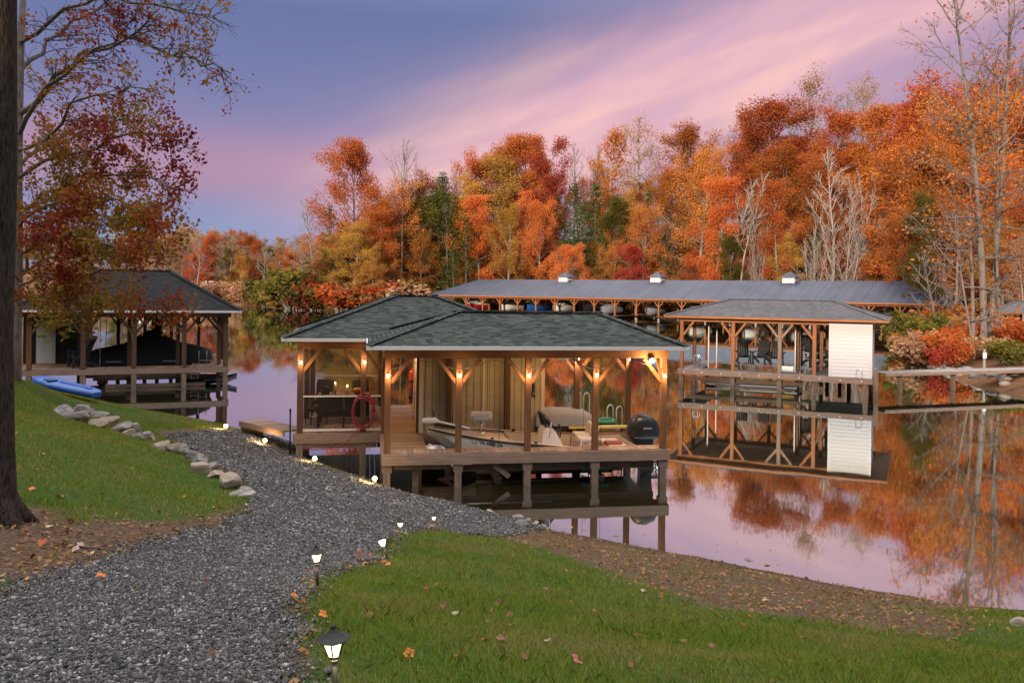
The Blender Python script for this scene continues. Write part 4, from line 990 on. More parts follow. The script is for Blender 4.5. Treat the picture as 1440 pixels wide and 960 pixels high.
def post(parent, x, y, z0, z1, w_, mat, braces=(), blen=.5, bmat=None, bw=.09, zb=-1.3, pmat=None):
    MB().box((x, y, (z0 + z1) / 2), (w_, w_, z1 - z0)).build('post', mat, parent, .008)
    for dx_, dy_ in braces:
        mb = MB(); mb.beam((x + dx_ * w_ * .45, y + dy_ * w_ * .45, z1 - .12 - blen), (x + dx_ * (blen + .02), y + dy_ * (blen + .02), z1 - .03), bw, bw); mb.build('brace', bmat or mat, parent)
    if zb is not None:
        mb = MB(); mb.box((x, y, (zb + z0 - .3) / 2), (w_ * 1.12, w_ * 1.12, z0 - .3 - zb)); mb.build('piling', pmat or M['piling'], parent)
def deck(parent, x0, x1, y0, y1, zt_, mat, along='y', bw=.14, name='deck'):
    """planks laid along x or y"""
    mb = MB(); th = .035
    if along == 'y':
        n = max(1, round((x1 - x0) / bw)); s_ = (x1 - x0) / n
        for i in range(n): mb.bx(x0 + i * s_ + .004, x0 + (i + 1) * s_ - .004, y0 + random.uniform(-.008, .008), y1, zt_ - th + random.uniform(-.002, .002), zt_ + random.uniform(-.003, .003))
    else:
        n = max(1, round((y1 - y0) / bw)); s_ = (y1 - y0) / n
        for i in range(n): mb.bx(x0 + random.uniform(-.008, .008), x1, y0 + i * s_ + .004, y0 + (i + 1) * s_ - .004, zt_ - th + random.uniform(-.002, .002), zt_ + random.uniform(-.003, .003))
    return mb.build(name, mat, parent)
def bar(parent, name, mat, p0, p1, w_, h): return MB().beam(p0, p1, w_, h).build(name, mat, parent)
def point_light(name, loc, power, col=(1, .62, .3), r=.05, parent=None):
    l = bpy.data.lights.new(name, 'POINT'); l.energy = power; l.color = col; l.shadow_soft_size = r
    o = bpy.data.objects.new(name, l); COL.objects.link(o); o.location = loc
    if parent: o.parent = parent
    return o

# ================================================================== the green roofed boathouse
OX, OY, TH = -2.95, 20.06, R(9.5)
D = .83
bh = thing('boathouse', 'nearest timber boathouse with dark green shingle roof and string of lit bulbs', 'boathouse', (OX, OY, 0), TH)
def bw_(x, y, z): c, s_ = math.cos(TH), math.sin(TH); return Vector((OX + x * c - y * s_, OY + x * s_ + y * c, z))
# decks
deck(bh, -.02, 6.95, -.06, .47, D, M['deck_grey'], 'y')
deck(bh, -.02, 1.0, .475, 8.4, D, M['deck_brown'], 'x')
deck(bh, -2.3, -.025, 3.0, 8.4, D, M['deck_grey'], 'y')
deck(bh, 1.005, 4.4, 2.5, 2.78, D, M['deck_brown'], 'x')
deck(bh, 4.4, 6.95, 2.5, 3.5, D, M['deck_brown'], 'y')
for a, b in (((-.05, -.085, .683), (6.98, -.085, .683)), ((-.045, -.06, .683), (-.045, 3.0, .683)), ((-2.32, 2.975, .683), (-.05, 2.975, .683)), ((-2.325, 3.0, .683), (-2.325, 8.4, .683)), ((6.975, -.06, .683), (6.975, .47, .683)), ((1.0, .5, .683), (6.95, .5, .683)), ((1.02, .53, .683), (1.02, 2.5, .683)), ((1.05, 2.475, .683), (6.95, 2.475, .683))):
    bar(bh, 'rim_joist', M['deck_grey'], a, b, .045, .25)
for a, b in (((.2, .1, .50), (1.6, .1, .50)), ((-2.2, 3.05, .50), (-.15, 3.05, .50)), ((1.9, .3, .38), (6.7, .3, .38)), ((4.2, .62, .50), (6.6, .62, .50))): bar(bh, 'cross_beam', M['piling'], a, b, .05, .16)
bar(bh, 'cross_brace', M['piling'], (2.6, .1, .5), (3.0, .1, .2), .07, .12); bar(bh, 'cross_brace', M['piling'], (1.7, .6, .1), (.5, 1.6, -.4), .06, .1)
fx_ = [.06, 1.74, 3.42, 5.10, 6.84]
for i, x in enumerate(fx_):
    br = [(1, 0)] if i == 0 else ([(-1, 0)] if i == 4 else [(-1, 0), (1, 0)])
    if i in (0, 4): br.append((0, 1))
    post(bh, x, .02, D, 3.08, .145, M['timber'], br, .48, None, .085)
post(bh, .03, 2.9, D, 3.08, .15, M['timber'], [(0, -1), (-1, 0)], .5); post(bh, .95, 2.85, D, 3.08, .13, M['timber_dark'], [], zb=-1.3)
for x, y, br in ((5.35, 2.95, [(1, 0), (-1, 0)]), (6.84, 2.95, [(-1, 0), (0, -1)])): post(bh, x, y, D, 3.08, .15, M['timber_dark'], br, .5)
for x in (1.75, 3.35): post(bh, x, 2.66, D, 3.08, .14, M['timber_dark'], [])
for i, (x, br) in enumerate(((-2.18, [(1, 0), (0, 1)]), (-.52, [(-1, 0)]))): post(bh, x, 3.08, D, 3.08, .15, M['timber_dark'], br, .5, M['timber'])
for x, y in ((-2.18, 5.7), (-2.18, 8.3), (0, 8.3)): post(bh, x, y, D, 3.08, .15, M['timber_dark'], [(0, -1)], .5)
for x, y in ((.75, .3), (.1, 1.5), (.9, 1.5), (.9, 2.4), (2.6, 2.45), (4.2, 2.45)): MB().bx(x - .07, x + .07, y - .07, y + .07, -1.3, .68).build('piling', M['piling'], bh)
for x in fx_: MB().bx(x - .115, x + .115, -.062, .12, .36, .575).build('post_cap', M['deck_grey'], bh, .01)
# beams
for a, b, w_ in (((-.05, .02, 3.18), (6.95, .02, 3.18), .14), ((.04, .1, 3.18), (.04, 3.0, 3.18), .13), ((6.86, .1, 3.18), (6.86, 3.0, 3.18), .13), ((.0, 2.95, 3.18), (6.95, 2.95, 3.18), .13), ((-2.25, 3.08, 3.18), (-.03, 3.08, 3.18), .13), ((-2.18, 3.2, 3.18), (-2.18, 8.4, 3.18), .13), ((-2.1, 8.33, 3.18), (4.4, 8.33, 3.18), .13)):
    bar(bh, 'beam', M['timber'], a, b, w_, .22)
for x in (1.74, 3.42, 5.1): bar(bh, 'ceiling_joist', M['timber'], (x, .1, 3.2), (x, 2.88, 3.2), .06, .18)
# roofs
EZ = 3.38
r1 = hip_roof(bh, M['shingle_green'], -.42, 7.30, -.40, 4.0, EZ, 4.12, 1.85, 5.62, 1.80)
r2 = hip_roof(bh, M['shingle_green'], -2.62, 4.62, 2.68, 8.8, EZ + .004, 4.50, .43, 1.55, 5.74)
MB().bx(2.0, 4.9, 1.70, 1.90, 4.105, 4.165).build('ridge_vent', M['shingle_black'], r1)
fascia(bh, M['white_trim'], -.42, 7.30, -.40, 4.0, EZ - .004, .09); fascia(bh, M['white_trim'], -2.62, 4.62, 2.68, 8.8, EZ - .006, .09)
# shed
sh = MB()
for x0, x1, y0, y1 in ((.98, 4.38, 2.80, 2.87), (.98, 1.05, 2.87, 6.2), (4.31, 4.38, 2.87, 6.2), (1.05, 4.31, 6.13, 6.2)): sh.bx(x0, x1, y0, y1, D - .03, 3.30)
shed = sh.build('shed_wall', M['shed'], bh)
bt_ = MB()
for i in range(18):
    x = 1.12 + i * .188; bt_.bx(x, x + .013, 2.789, 2.803, D - .02, 3.07)
bt_.build('batten', plain('dark_groove', (.22, .175, .11), .9), shed)
MB().bx(.955, 1.065, 2.765, 2.80, D, 3.07).build('corner_trim', M['cream_trim'], shed); MB().bx(4.30, 4.405, 2.765, 2.80, D, 3.07).build('corner_trim', M['cream_trim'], shed)
MB().bx(4.38, 4.405, 2.80, 2.93, D, 3.07).build('corner_trim', M['cream_trim'], shed); MB().bx(2.683, 2.725, 2.775, 2.80, D, 3.07).build('conduit', M['cream_trim'], shed)
dr = MB(); dr.bx(.945, .98, 3.5, 4.35, D + .02, 2.95); door = dr.build('door', M['cream_trim'], shed); MB().sphere((.92, 3.6, 1.9), .035).build('handle', M['steel'], door)
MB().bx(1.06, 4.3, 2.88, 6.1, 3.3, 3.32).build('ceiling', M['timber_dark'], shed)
sw = MB(); sw.tube([(4.08, 2.76, 2.15), (4.08, 2.74, 1.95), (4.02, 2.72, 1.85), (4.12, 2.72, 1.8)], .03, 8); tag(sw.build('coiled_cord', M['black_matte'], bh), None)
# porch screens and rails
for a, b in (((-2.1, -.6), 3.08), ((-.44, -.05), 3.08)):
    mb = MB(); mb.bx(a[0], a[1], b - .004, b + .004, D + .12, 3.06); mb.build('screen', M['screen'], bh)
for z, h in ((1.80, .035), (D + .07, .05)):
    bar(bh, 'rail', M['white_trim'], (-2.1, 3.06, z), (-.05, 3.06, z), .04, h)  # white reflections along the screen channel put into the rail colour
mb = MB(); mb.bx(-2.19, -2.17, 3.2, 8.2, D + .1, 3.06); mb.build('screen', M['screen'], bh)
bar(bh, 'rail', M['white_trim'], (-2.1, 8.28, 1.82), (-.05, 8.28, 1.82), .04, .04)
mb = MB(); mb.bx(-.02, .0, 3.1, 8.2, D + .1, 3.06); mb.build('screen', M['screen'], bh)
# bulbs
def bulb(x, y, z, parent=bh, power=14, r=.034, col=(1, .6, .26), mat='bulb'):
    mb = MB(); mb.sphere((x, y, z), r, 10, 8, (1, 1, 1.15)); b_ = mb.build('bulb', M[mat], parent)
    mb = MB(); mb.lathe([(.02, r * .9), (.022, r * 1.9), (.008, r * 2.2)], (x, y, z), 8); mb.build('socket', M['black'], b_)
    point_light('bulb_light', (x, y - .09, z), power, col, .05, parent)
for x in fx_[:-1]: bulb(x, -.10, 2.66)
bulb(fx_[-1], -.10, 2.64, power=12)
bulb(-2.16, 2.96, 2.72); bulb(-.5, 2.96, 2.72)
for x, y in ((6.84, 2.8), (5.35, 2.8), (.5, 4.6), (.5, 7.2)): bulb(x, y, 2.8, power=40)
bulb(-1.2, 5.6, 2.95, power=110); bulb(3.4, 1.6, 3.0, power=34)
mb = MB(); mb.lathe([(.05, 0), (.08, .06), (.05, .1)], (6.48, -.12, 3.02), 12); fl = mb.build('flood_lamp', M['black'], bh); mb = MB(); mb.sphere((6.48, -.15, 3.02), .06, 12, 8); mb.build('lens', M['flood'], fl)
point_light('flood_light', (6.48, -.32, 2.98), 60, (1, .66, .28), .06, bh); point_light('flood_light', (6.2, .6, 2.9), 70, (1, .66, .28), .06, bh)
# wire of the string lights
mb = MB()
for a, b in zip(fx_[:-1], fx_[1:]): mb.tube([(a, -.085, 2.78), ((a + b) / 2, -.085, 3.02), (b, -.085, 2.78)], .006, 5)
mb.build('light_wire', M['black'], bh)

# things on it -----------------------------------------------------
hs = thing('hose_coil', 'red garden hose coiled on the porch post of the near boathouse', 'hose', bw_(-.52, 2.93, 1.45), TH)
mb = MB()
for k in range(6):
    r0 = .30 + .025 * math.sin(k * 2.3); pts = [(r0 * .92 * math.cos(a) + .02 * math.sin(k), -.015 - k * .017, r0 * 1.45 * math.sin(a) - .03 * k * .5) for a in np.linspace(0, 2 * math.pi, 25)]
    mb.tube(pts, .014, 6)
mb.build('coil', M['hose'], hs)
mb = MB(); mb.tube([(-.1, -.05, -.4), (-.2, -.1, -.62), (-.45, -.12, -.85), (-.8, -.15, -1.0), (-1.3, -.1, -1.03), (-1.55, -.05, -.98)], .014, 6); mb.build('trailing_end', M['hose'], hs)
MB().box((0, -.02, .42), (.06, .14, .05)).build('hook', M['iron'], hs)
def porch_chair(x, y, rz, label):
    p = bw_(x, y, D); t_ = thing('patio_chair', label, 'chair', p, TH + rz, 'patio seats on the boathouse porch')
    mb = MB()
    for sx in (-.25, .25): mb.tube([(sx, -.22, 0), (sx, -.22, .6), (sx, .22, .62), (sx, .26, 1.0)], .018, 6); mb.tube([(sx, .22, .62), (sx, .24, 0)], .018, 6)
    mb.build('frame', M['iron'], t_); MB().box((0, 0, .42), (.5, .48, .1)).build('seat', M['black_matte'], t_, .03); MB().box((0, .25, .78), (.48, .09, .55), Matrix.Rotation(-.15, 3, 'X')).build('backrest', M['black_matte'], t_, .03)
    return t_
porch_chair(-1.85, 4.6, -1.2, 'dark patio chair at the left end of the screened porch'); porch_chair(-.55, 6.2, .3, 'dark patio chair beyond the porch table, beside the walkway'); porch_chair(-1.75, 6.3, -.2, 'dark patio chair at the far left behind the porch table')
sf = thing('loveseat', 'dark cushioned loveseat with its back to the porch screen', 'loveseat', bw_(-1.05, 3.7, D), TH + math.pi)
mb = MB()
for sx in (-.68, 0, .68): mb.tube([(sx, -.3, 0), (sx, -.3, .5), (sx, .28, .55)], .018, 6); mb.tube([(sx, .3, 0), (sx, .28, .95)], .018, 6)
mb.build('frame', M['iron'], sf)
for sx in (-.34, .34): MB().box((sx, 0, .42), (.64, .55, .12)).build('seat', M['black_matte'], sf, .03); MB().box((sx, .3, .72), (.64, .1, .5)).build('backrest', M['black_matte'], sf, .03)
tb = thing('patio_table', 'brown patio table on the screened porch set with candles', 'table', bw_(-1.1, 5.3, D), TH)
MB().bx(-.75, .75, -.45, .45, .72, .76).build('tabletop', M['timber'], tb)
for sx in (-.65, .65):
    for sy in (-.36, .36): MB().bx(sx - .03, sx + .03, sy - .03, sy + .03, 0, .72).build('leg', M['timber_dark'], tb)
for x, y, h, lab in ((-.25, 0, .3, 'tall white candle on the porch table'), (.1, .1, .2, 'short lit candle jar on the porch table')):
    c_ = thing('candle', lab, 'candle', bw_(-1.1 + x, 5.3 + y, D + .76), 0); MB().lathe([(.04, 0), (.04, h)], n=12).build('wax', M['white_trim'], c_); MB().sphere((0, 0, h + .03), .018).build('flame', M['bulb'], c_)
pk = MB()
for i in range(8): a = i * 6.28 / 8; pk.sphere((.06 * math.cos(a), .06 * math.sin(a), .1), .085, 8, 6)
po = thing('pumpkin', 'small orange pumpkin on the porch table', 'pumpkin', bw_(-.7, 5.25, D + .76), 0); pk.build('shell', plain('pumpkin_skin', (.5, .16, .02), .5), po); MB().tube([(0, 0, .17), (.01, 0, .23)], .014, 6).build('stem', M['bark_brown'], po)
# red and purple float rings and jackets hung on the shed side of the walkway
for y, z, c_, lab in ((5.0, 2.05, 'red', 'red life jacket hanging on the shed wall along the walkway'), (5.3, 1.55, 'purple', 'purple life jacket hanging below the red one')):
    if 'purple' not in M: M['purple'] = plain('purple_fabric', (.14, .03, .16), .7)
    l_ = thing('life_jacket', lab, 'life jacket', bw_(.86, y, z), TH)
    for sy in (-.12, .12): MB().box((0, sy, 0), (.1, .2, .5)).build('panel', M[c_], l_, .04)
    MB().box((-.01, 0, -.05), (.12, .46, .04)).build('strap', M['black_matte'], l_); MB().tube([(0, -.12, .24), (.02, 0, .33), (0, .12, .24)], .02, 6).build('collar', M[c_], l_)
bu = thing('mooring_buoy', 'white ball fender hanging at the slip edge by the boat bow', 'buoy', bw_(1.16, .62, .78), 0); MB().sphere((0, 0, 0), .1, 14, 10).build('ball', M['white_gel'], bu); MB().tube([(0, 0, .1), (-.08, 0, .14)], .015, 6).build('rope', M['white_trim'], bu)
# dock ladder with two hoops
def hoop_ladder(loc, rz, label, h=.6, mat='steel', w_=.36, down=1.0):
    t_ = thing('dock_ladder', label, 'ladder', loc, rz)
    for sx in (-w_ / 2, w_ / 2):
        pts = [(sx, 0, 0)] + [(sx, .12 - .12 * math.cos(a), h - .12 + .12 * math.sin(a)) for a in np.linspace(0, math.pi, 8)] + [(sx, .24, -down)]
        MB().tube(pts, .02, 8).build('handrail', M[mat], t_)
    for z in [q for q in (-.25, -.55, -.85) if q > -down]: MB().bx(-w_ / 2, w_ / 2, .2, .28, z, z + .03).build('step', M[mat], t_)
    return t_
M['hoop'] = plain('pale_hoop', (.62, .58, .5), .35, .2)
hoop_ladder(bw_(6.45, 3.2, D), TH + R(-60), 'pale hoop ladder at the right back corner of the near boathouse deck', .62, 'hoop')
hoop_ladder(bw_(5.55, 3.45, D + .32), TH + R(-60), 'pale hoop ladder behind the grey covered watercraft', .66, 'hoop')
# grey covered watercraft on the back deck
pw = thing('covered_watercraft', 'low watercraft under a grey ribbed canvas cover behind the fishing boat', 'watercraft', bw_(4.95, 3.0, D), TH)
rows = []
for x, hh in ((-.80, .42), (-.72, .62), (-.3, .66), (.3, .64), (.6, .56), (.85, .36), (.95, .2)):
    rows.append([(x, .42 * math.cos(a) * (1 if abs(math.cos(a)) < .95 else .96), .16 + hh * .72 * max(0, math.sin(a)) ** .6) for a in np.linspace(0, math.pi, 12)])
mb = MB(); mb.rows(rows); mb.poly(rows[0][::-1]); mb.poly(rows[-1]); mb.build('cover', M['grey_canvas'], pw)
mb = MB(); mb.bx(-.8, .95, -.38, .38, 0, .18); mb.build('hull', M['dark_inside'], pw)
gf = thing('green_float', 'green float lying on the back deck beside the hoop ladder', 'float', bw_(6.0, 3.15, D + .09), TH)
mb = MB(); mb.rows([[(x, .2 * math.cos(a), .09 + .09 * math.sin(a)) for a in np.linspace(0, 2 * math.pi, 12)] for x in (-.5, -.45, 0, .45, .5)]); mb.build('tube', M['green'], gf); MB().bx(.1, .4, -.1, .1, .16, .2).build('grip', M['green'], gf)
yb = thing('lit_deck_edge', 'added strip along the back edge of the slip, coloured like floodlit decking', 'bench', bw_(5.9, 2.62, D), TH)  # added strip standing in for the deck edge lit yellow by the flood lamp
MB().bx(-.85, .85, -.12, .12, .10, .15).build('seat', M['yellow'], yb)
for sx in (-.7, .7): MB().bx(sx - .04, sx + .04, -.1, .1, 0, .10).build('leg', M['timber_dark'], yb)

# ------------------------------------------------------------------ fishing boat on the lift
def fishing_boat():
    t_ = thing('fishing_boat', 'pale fishing skiff with white console raised on a lift in the near boathouse slip', 'boat', bw_(1.12, 1.50, .05), TH)
    # local x along from bow (0) to stern (5.35)
    def sec(x):
        f = x / 5.35; b = .93 * min(1, (f / .34)) ** .55 if f > 0 else .0
        b = max(b, .10); zgun = 1.14 - .46 * min(1, f / .75) ** .9 + .0; keel = .12 + .85 * max(0, 1 - f / .30) ** 1.7; chn = keel + (.22 + .12 * max(0, 1 - f / .4)); chn = min(chn, zgun - .08)
        return b, zgun, keel, chn
    xs = [0, .12, .3, .55, .85, 1.2, 1.6, 2.1, 2.8, 3.6, 4.4, 5.0, 5.35]
    rows = []
    for x in xs:
        b, zg_, kl, ch = sec(x); xo = -0.0
        rows.append([(x, -b, zg_), (x, -b * .97, (zg_ + ch) / 2 + .05), (x, -b * .86, ch), (x, -b * .3, kl + .06), (x, 0, kl), (x, b * .3, kl + .06), (x, b * .86, ch), (x, b * .97, (zg_ + ch) / 2 + .05), (x, b, zg_)])
    mb = MB(); mb.rows(rows, smooth=False); mb.poly(rows[-1]); mb.poly(rows[0][::-1]); hull = mb.build('hull', M['tan_hull'], t_)
    # gunwale cap and rub rail
    mb = MB(); rail = MB()
    for sgn in (-1, 1):
        o_ = [Vector((x, sgn * (sec(x)[0] + .02), sec(x)[1] + .012)) for x in xs]; i_ = [Vector((max(x, .12), sgn * max(0, sec(x)[0] - .13), sec(x)[1] + .012)) for x in xs]
        mb.rows([o_, i_], flip=sgn < 0, smooth=False)
        rail.tube([p + Vector((0, sgn * .005, -.035)) for p in o_], .022, 6)
    mb.build('gunwale', M['beige'], t_); rail.build('rub_rail', M['black'], t_)
    mb = MB(); w2 = [(x, sec(x)[0] - .11, sec(x)[1] - .07) for x in xs if .25 < x < 2.5]
    mb.rows([[(x, -b, z) for x, b, z in w2], [(x, b, z) for x, b, z in w2]], flip=True, smooth=False); mb.build('bow_deck', M['beige'], t_)
    mb = MB(); w3 = [(x, sec(x)[0] - .11, .42) for x in xs if x > 2.0]
    mb.rows([[(x, -b, z) for x, b, z in w3], [(x, b, z) for x, b, z in w3]], flip=True, smooth=False)
    for sgn in (-1, 1): mb.rows([[(x, sgn * b, z) for x, b, z in w3], [(x, sgn * b, sec(x)[1]) for x, b, z in w3]], flip=sgn < 0, smooth=False)
    mb.bx(2.08, 2.10, -.8, .8, .42, .86); mb.build('cockpit', M['beige'], t_)
    for k, x in enumerate((2.3, 3.0, 4.6)): MB().bx(x, x + .10, .80, .86, sec(x)[1] + .012, sec(x)[1] + .06).build('cleat', M['black'], t_)
    for k, x in enumerate((1.5, 2.6)): MB().bx(x, x + .06, -.9, -.84, sec(x)[1] + .012, sec(x)[1] + .05).build('cleat', M['black'], t_)
    MB().bx(.75, 1.15, -.25, .25, .99, 1.0).build('hatch', M['vinyl'], t_)
    # painted grey chevron at the bow and registration on both flanks
    txt = 'VA 4088 CA'
    for sgn in (-1,):
        x0 = 1.05; b0, z0_, _, _ = sec(x0); b1, z1_, _, _ = sec(x0 + .9)
        cu = bpy.data.curves.new('registration_number', 'FONT'); cu.body = txt; cu.size = .11; cu.offset = .003
        o = bpy.data.objects.new('registration_number', cu); COL.objects.link(o); bpy.context.view_layer.update()
        me = bpy.data.meshes.new_from_object(o); bpy.data.objects.remove(o)
        for v in me.vertices: u, h_ = v.co.x, v.co.y; x = x0 + .17 + u; v.co = (x, -sec(x)[0] - .012, sec(x)[1] - .148 + h_)
        me.materials.clear(); me.materials.append(M['black']); o2 = bpy.data.objects.new('registration_number', me); COL.objects.link(o2); o2.parent = hull
        P_ = lambda u, h_: Vector((x0 + .05 + u, -sec(x0 + .05 + u)[0] - .013, sec(x0 + .05 + u)[1] - .15 + h_)); mb = MB()
        for a, b in (((-.06, 0), (.06, 0)), ((-.06, .11), (.06, .11)), ((-.055, 0), (-.055, .11)), ((.055, 0), (.055, .11))): mb.beam(P_(*a), P_(*b), .006, .012)
        mb.build('registration_decal', M['black'], hull)
    # bow pedestal seat
    ps = MB(); ps.tube([(1.35, -.1, .98), (1.35, -.1, 1.3)], .028, 8); ps.lathe([(.12, .985), (.05, 1.02)], (1.35, -.1, 0), 12); pd = ps.build('seat_post', M['steel'], t_)
    MB().box((1.35, -.1, 1.36), (.5, .42, .11)).build('bow_seat', M['grey_canvas'], t_, .05)
    MB().box((1.36, .05, 1.42), (.56, .10, .20)).build('bow_seat_back', M['vinyl'], t_, .04)
    # trolling motor stowed along the bow
    tm = MB(); tm.tube([(-.10, .05, 1.27), (.15, .02, 1.30), (1.05, -.22, 1.13)], [.028, .03, .024], 8); tr_ = tm.build('trolling_motor', M['white_gel'], t_)
    tm = MB(); tm.rows([[(x, r_ * math.cos(a) * .8, 1.31 + r_ * math.sin(a)) for a in np.linspace(0, 2 * math.pi, 12)] for x, r_ in ((-.16, .01), (-.13, .06), (.02, .085), (.2, .075), (.27, .02))]); tm.build('motor_head', M['white_gel'], tr_)
    MB().tube([(.12, .02, 1.36), (.16, .02, 1.5), (.1, .02, 1.56)], .022, 6).build('propeller_blade', M['black'], tr_); MB().box((.42, -.03, 1.17), (.55, .12, .06), Matrix.Rotation(R(8), 3, 'Y')).build('mount', M['black'], tr_)
    MB().tube([(.62, .05, 1.14), (.63, .05, 1.45)], .012, 6).build('light_pole', M['black'], t_)
    # console
    mb = MB(); prof = [(2.86, .42), (2.92, 1.02), (3.02, 1.14), (3.22, 1.10), (3.46, .66), (3.46, .42)]
    mb.prism([(x, -.33, z) for x, z in prof], (0, .66, 0)); cs = mb.build('console', M['white_gel'], t_, .02)
    mb = MB(); mb.poly([(3.0, -.3, 1.13), (3.0, .3, 1.13), (2.9, .26, 1.48), (2.9, -.26, 1.48)]); mb.poly([(3.0, .3, 1.13), (3.28, .31, 1.1), (2.9, .26, 1.48)]); mb.poly([(3.0, -.3, 1.13), (2.9, -.26, 1.48), (3.28, -.31, 1.1)]); mb.build('windshield', M['smoke'], cs)
    mb = MB(); mb.tube([(3.0, -.31, 1.13), (2.9, -.27, 1.49), (2.9, .27, 1.49), (3.0, .31, 1.13)], .014, 6); mb.tube([(3.24, -.34, 1.06), (3.02, -.3, 1.42), (2.9, -.27, 1.49)], .014, 6); mb.build('windshield_frame', M['black'], cs)
    mb = MB(); mb.tube([(3.42, .17 * math.cos(a), 1.0 + .17 * math.sin(a)) for a in np.linspace(0, 2 * math.pi, 17)], .018, 6); mb.tube([(3.42, -.16, 1.0), (3.42, .16, 1.0)], .013, 5); mb.tube([(3.3, 0, 1.0), (3.43, 0, 1.0)], .03, 6); mb.build('steering_wheel', M['black'], cs)
    for y in (-.5, .45): MB().tube([(3.05, y, .9), (3.1, y, 1.3)], .012, 6).build('rod_holder', M['steel'], t_)
    # helm seats and rear seats
    for k, (x, y, s_) in enumerate(((4.05, -.32, .9), (4.1, .32, .9))):
        m_ = MB().box((x, y, .83), (.46, .44, .14)); b_ = m_.build('helm_seat', M['vinyl'], t_, .05)
        MB().box((x + .22, y, 1.0), (.13, .44, .36), Matrix.Rotation(R(12), 3, 'Y')).build('backrest', M['vinyl'], b_, .05)
        MB().tube([(x, y, .42), (x, y, .78)], .035, 8).build('seat_post', M['steel'], b_)
    mb = MB(); mb.tube([(3.85, -.55, .42), (3.88, -.55, .85), (3.88, .55, .85), (3.85, .55, .42)], .018, 6); mb.tube([(4.35, -.55, .42), (4.3, -.55, .72), (3.88, -.55, .72)], .016, 6); mb.build('grab_rail', M['steel'], t_)
    MB().box((4.9, -.0, .62), (.5, 1.45, .1)).build('stern_bench', M['vinyl'], t_, .03); MB().box((4.82, -.2, .70), (.45, .25, .1)).build('cushion', plain('red_brown_cushion', (.25, .06, .04), .7), t_, .03)
    # outboard
    mb = MB(); ring = []
    for x, z0_, z1_, hw in ((5.28, .86, 1.04, .12), (5.33, .74, 1.22, .2), (5.5, .72, 1.38, .25), (5.75, .72, 1.42, .26), (5.98, .73, 1.32, .24), (6.1, .78, 1.12, .17), (6.14, .84, .98, .08)):
        zc, hz_ = (z0_ + z1_) / 2, (z1_ - z0_) / 2
        ring.append([(x, math.copysign(abs(math.cos(a)) ** .5, math.cos(a)) * hw, zc + math.copysign(abs(math.sin(a)) ** .6, math.sin(a)) * hz_) for a in np.linspace(0, 2 * math.pi, 21)[:-1]])
    mb.rows(ring, closed=True, flip=True); mb.poly(ring[0]); mb.poly(ring[-1][::-1]); cw = mb.build('outboard_motor', M['black'], t_)
    mb = MB(); mb.prism([(5.5, -.14, .74), (5.95, -.14, .74), (5.9, -.1, .1), (6.0, -.06, -.05), (5.62, -.06, -.05), (5.6, -.1, .2)], (0, .24, 0)); mb.build('leg', M['black'], cw)
    MB().bx(5.36, 5.52, -.16, .16, .52, .82).build('bracket', M['black'], cw); MB().box((5.95, 0, .16), (.6, .3, .03)).build('cavitation_plate', M['black'], cw)
    mb = MB()
    for k in range(3):
        a = k * 2.094; mb.box((6.06, .11 * math.cos(a), -.08 + .11 * math.sin(a)), (.03, .1, .16), Matrix.Rotation(a + .5, 3, 'X'))
    mb.tube([(5.7, 0, -.08), (6.1, 0, -.08)], [.06, .03], 8); mb.build('propeller', M['steel'], cw)
    mb = MB(); mb.bx(5.62, 5.86, -.268, -.262, 1.05, 1.09); mb.build('cowl_stripe', plain('pale_decal', (.25, .26, .28), .4), cw); mb = MB(); mb.bx(5.38, 6.0, -.262, -.256, .82, .84); mb.build('cowl_seam', M['steel'], cw)
    return t_
fishing_boat()
# lift cradle below
lf_ = thing('boat_lift', 'timber and cable cradle holding the fishing skiff above the water', 'boat lift', bw_(1.12, 1.5, 0), TH)
for x in (1.7, 4.3): MB().bx(x - .07, x + .07, -.96, .95, -.05, .09).build('cradle_beam', M['piling'], lf_)
for y in (-.45, .45): MB().bx(1.2, 5.0, y - .05, y + .05, .092, .155).build('bunk', M['deck_grey'], lf_)
for x in (1.7, 4.3):
    for y in (-.88, .9): MB().tube([(x, y, 0), (x, y, 3.2)], .005, 5).build('cable', M['iron'], lf_)
MB().tube([(1.2, .2, 3.0), (5.2, .2, 3.0)], .03, 8).build('drive_pipe', M['steel'], lf_)
pd_ = thing('paddle_float', 'teal inflated tube tucked under the skiff stern', 'float', bw_(5.3, .75, .22), TH); mb = MB(); mb.rows([[(x, .1 * math.cos(a), .1 * math.sin(a)) for a in np.linspace(0, 2 * math.pi, 10)] for x in (-.35, -.3, .3, .35)]); mb.build('tube', M['teal'], pd_); MB().bx(-.3, .3, -.06, .06, .09, .14).build('strap', M['tan_hull'], pd_)
# bench blocks under the dock
# gangway from the bank to the porch
gw0 = hit(352, 612); gw1 = bw_(-2.34, 3.55, .86)
gwl = thing('gangway', 'weathered plank gangway from the gravel bank to the porch deck', 'gangway', (gw0.x, gw0.y, 0), math.atan2(gw1.y - gw0.y, gw1.x - gw0.x))
Lg = math.hypot(gw1.x - gw0.x, gw1.y - gw0.y)
deck(gwl, 0, Lg, -.36, .36, .84, M['deck_grey'], 'y', .14, 'planks')
for y in (-.34, .34): bar(gwl, 'stringer', M['deck_grey'], (0, y, .745), (Lg, y, .745), .05, .12)
MB().bx(0.05, .15, -.34, .34, zg1(gw0.x, gw0.y) - .25, .68).build('footing', M['piling'], gwl)
tp = thing('standpipe', 'thin dark standpipe at the gangway corner of the porch', 'pipe', bw_(-2.42, 3.0, .4), TH); MB().tube([(0, 0, -.2), (0, 0, 1.05)], .022, 8).build('pipe', M['iron'], tp); MB().box((0, -.03, 1.05), (.05, .1, .07)).build('tap', M['iron'], tp)

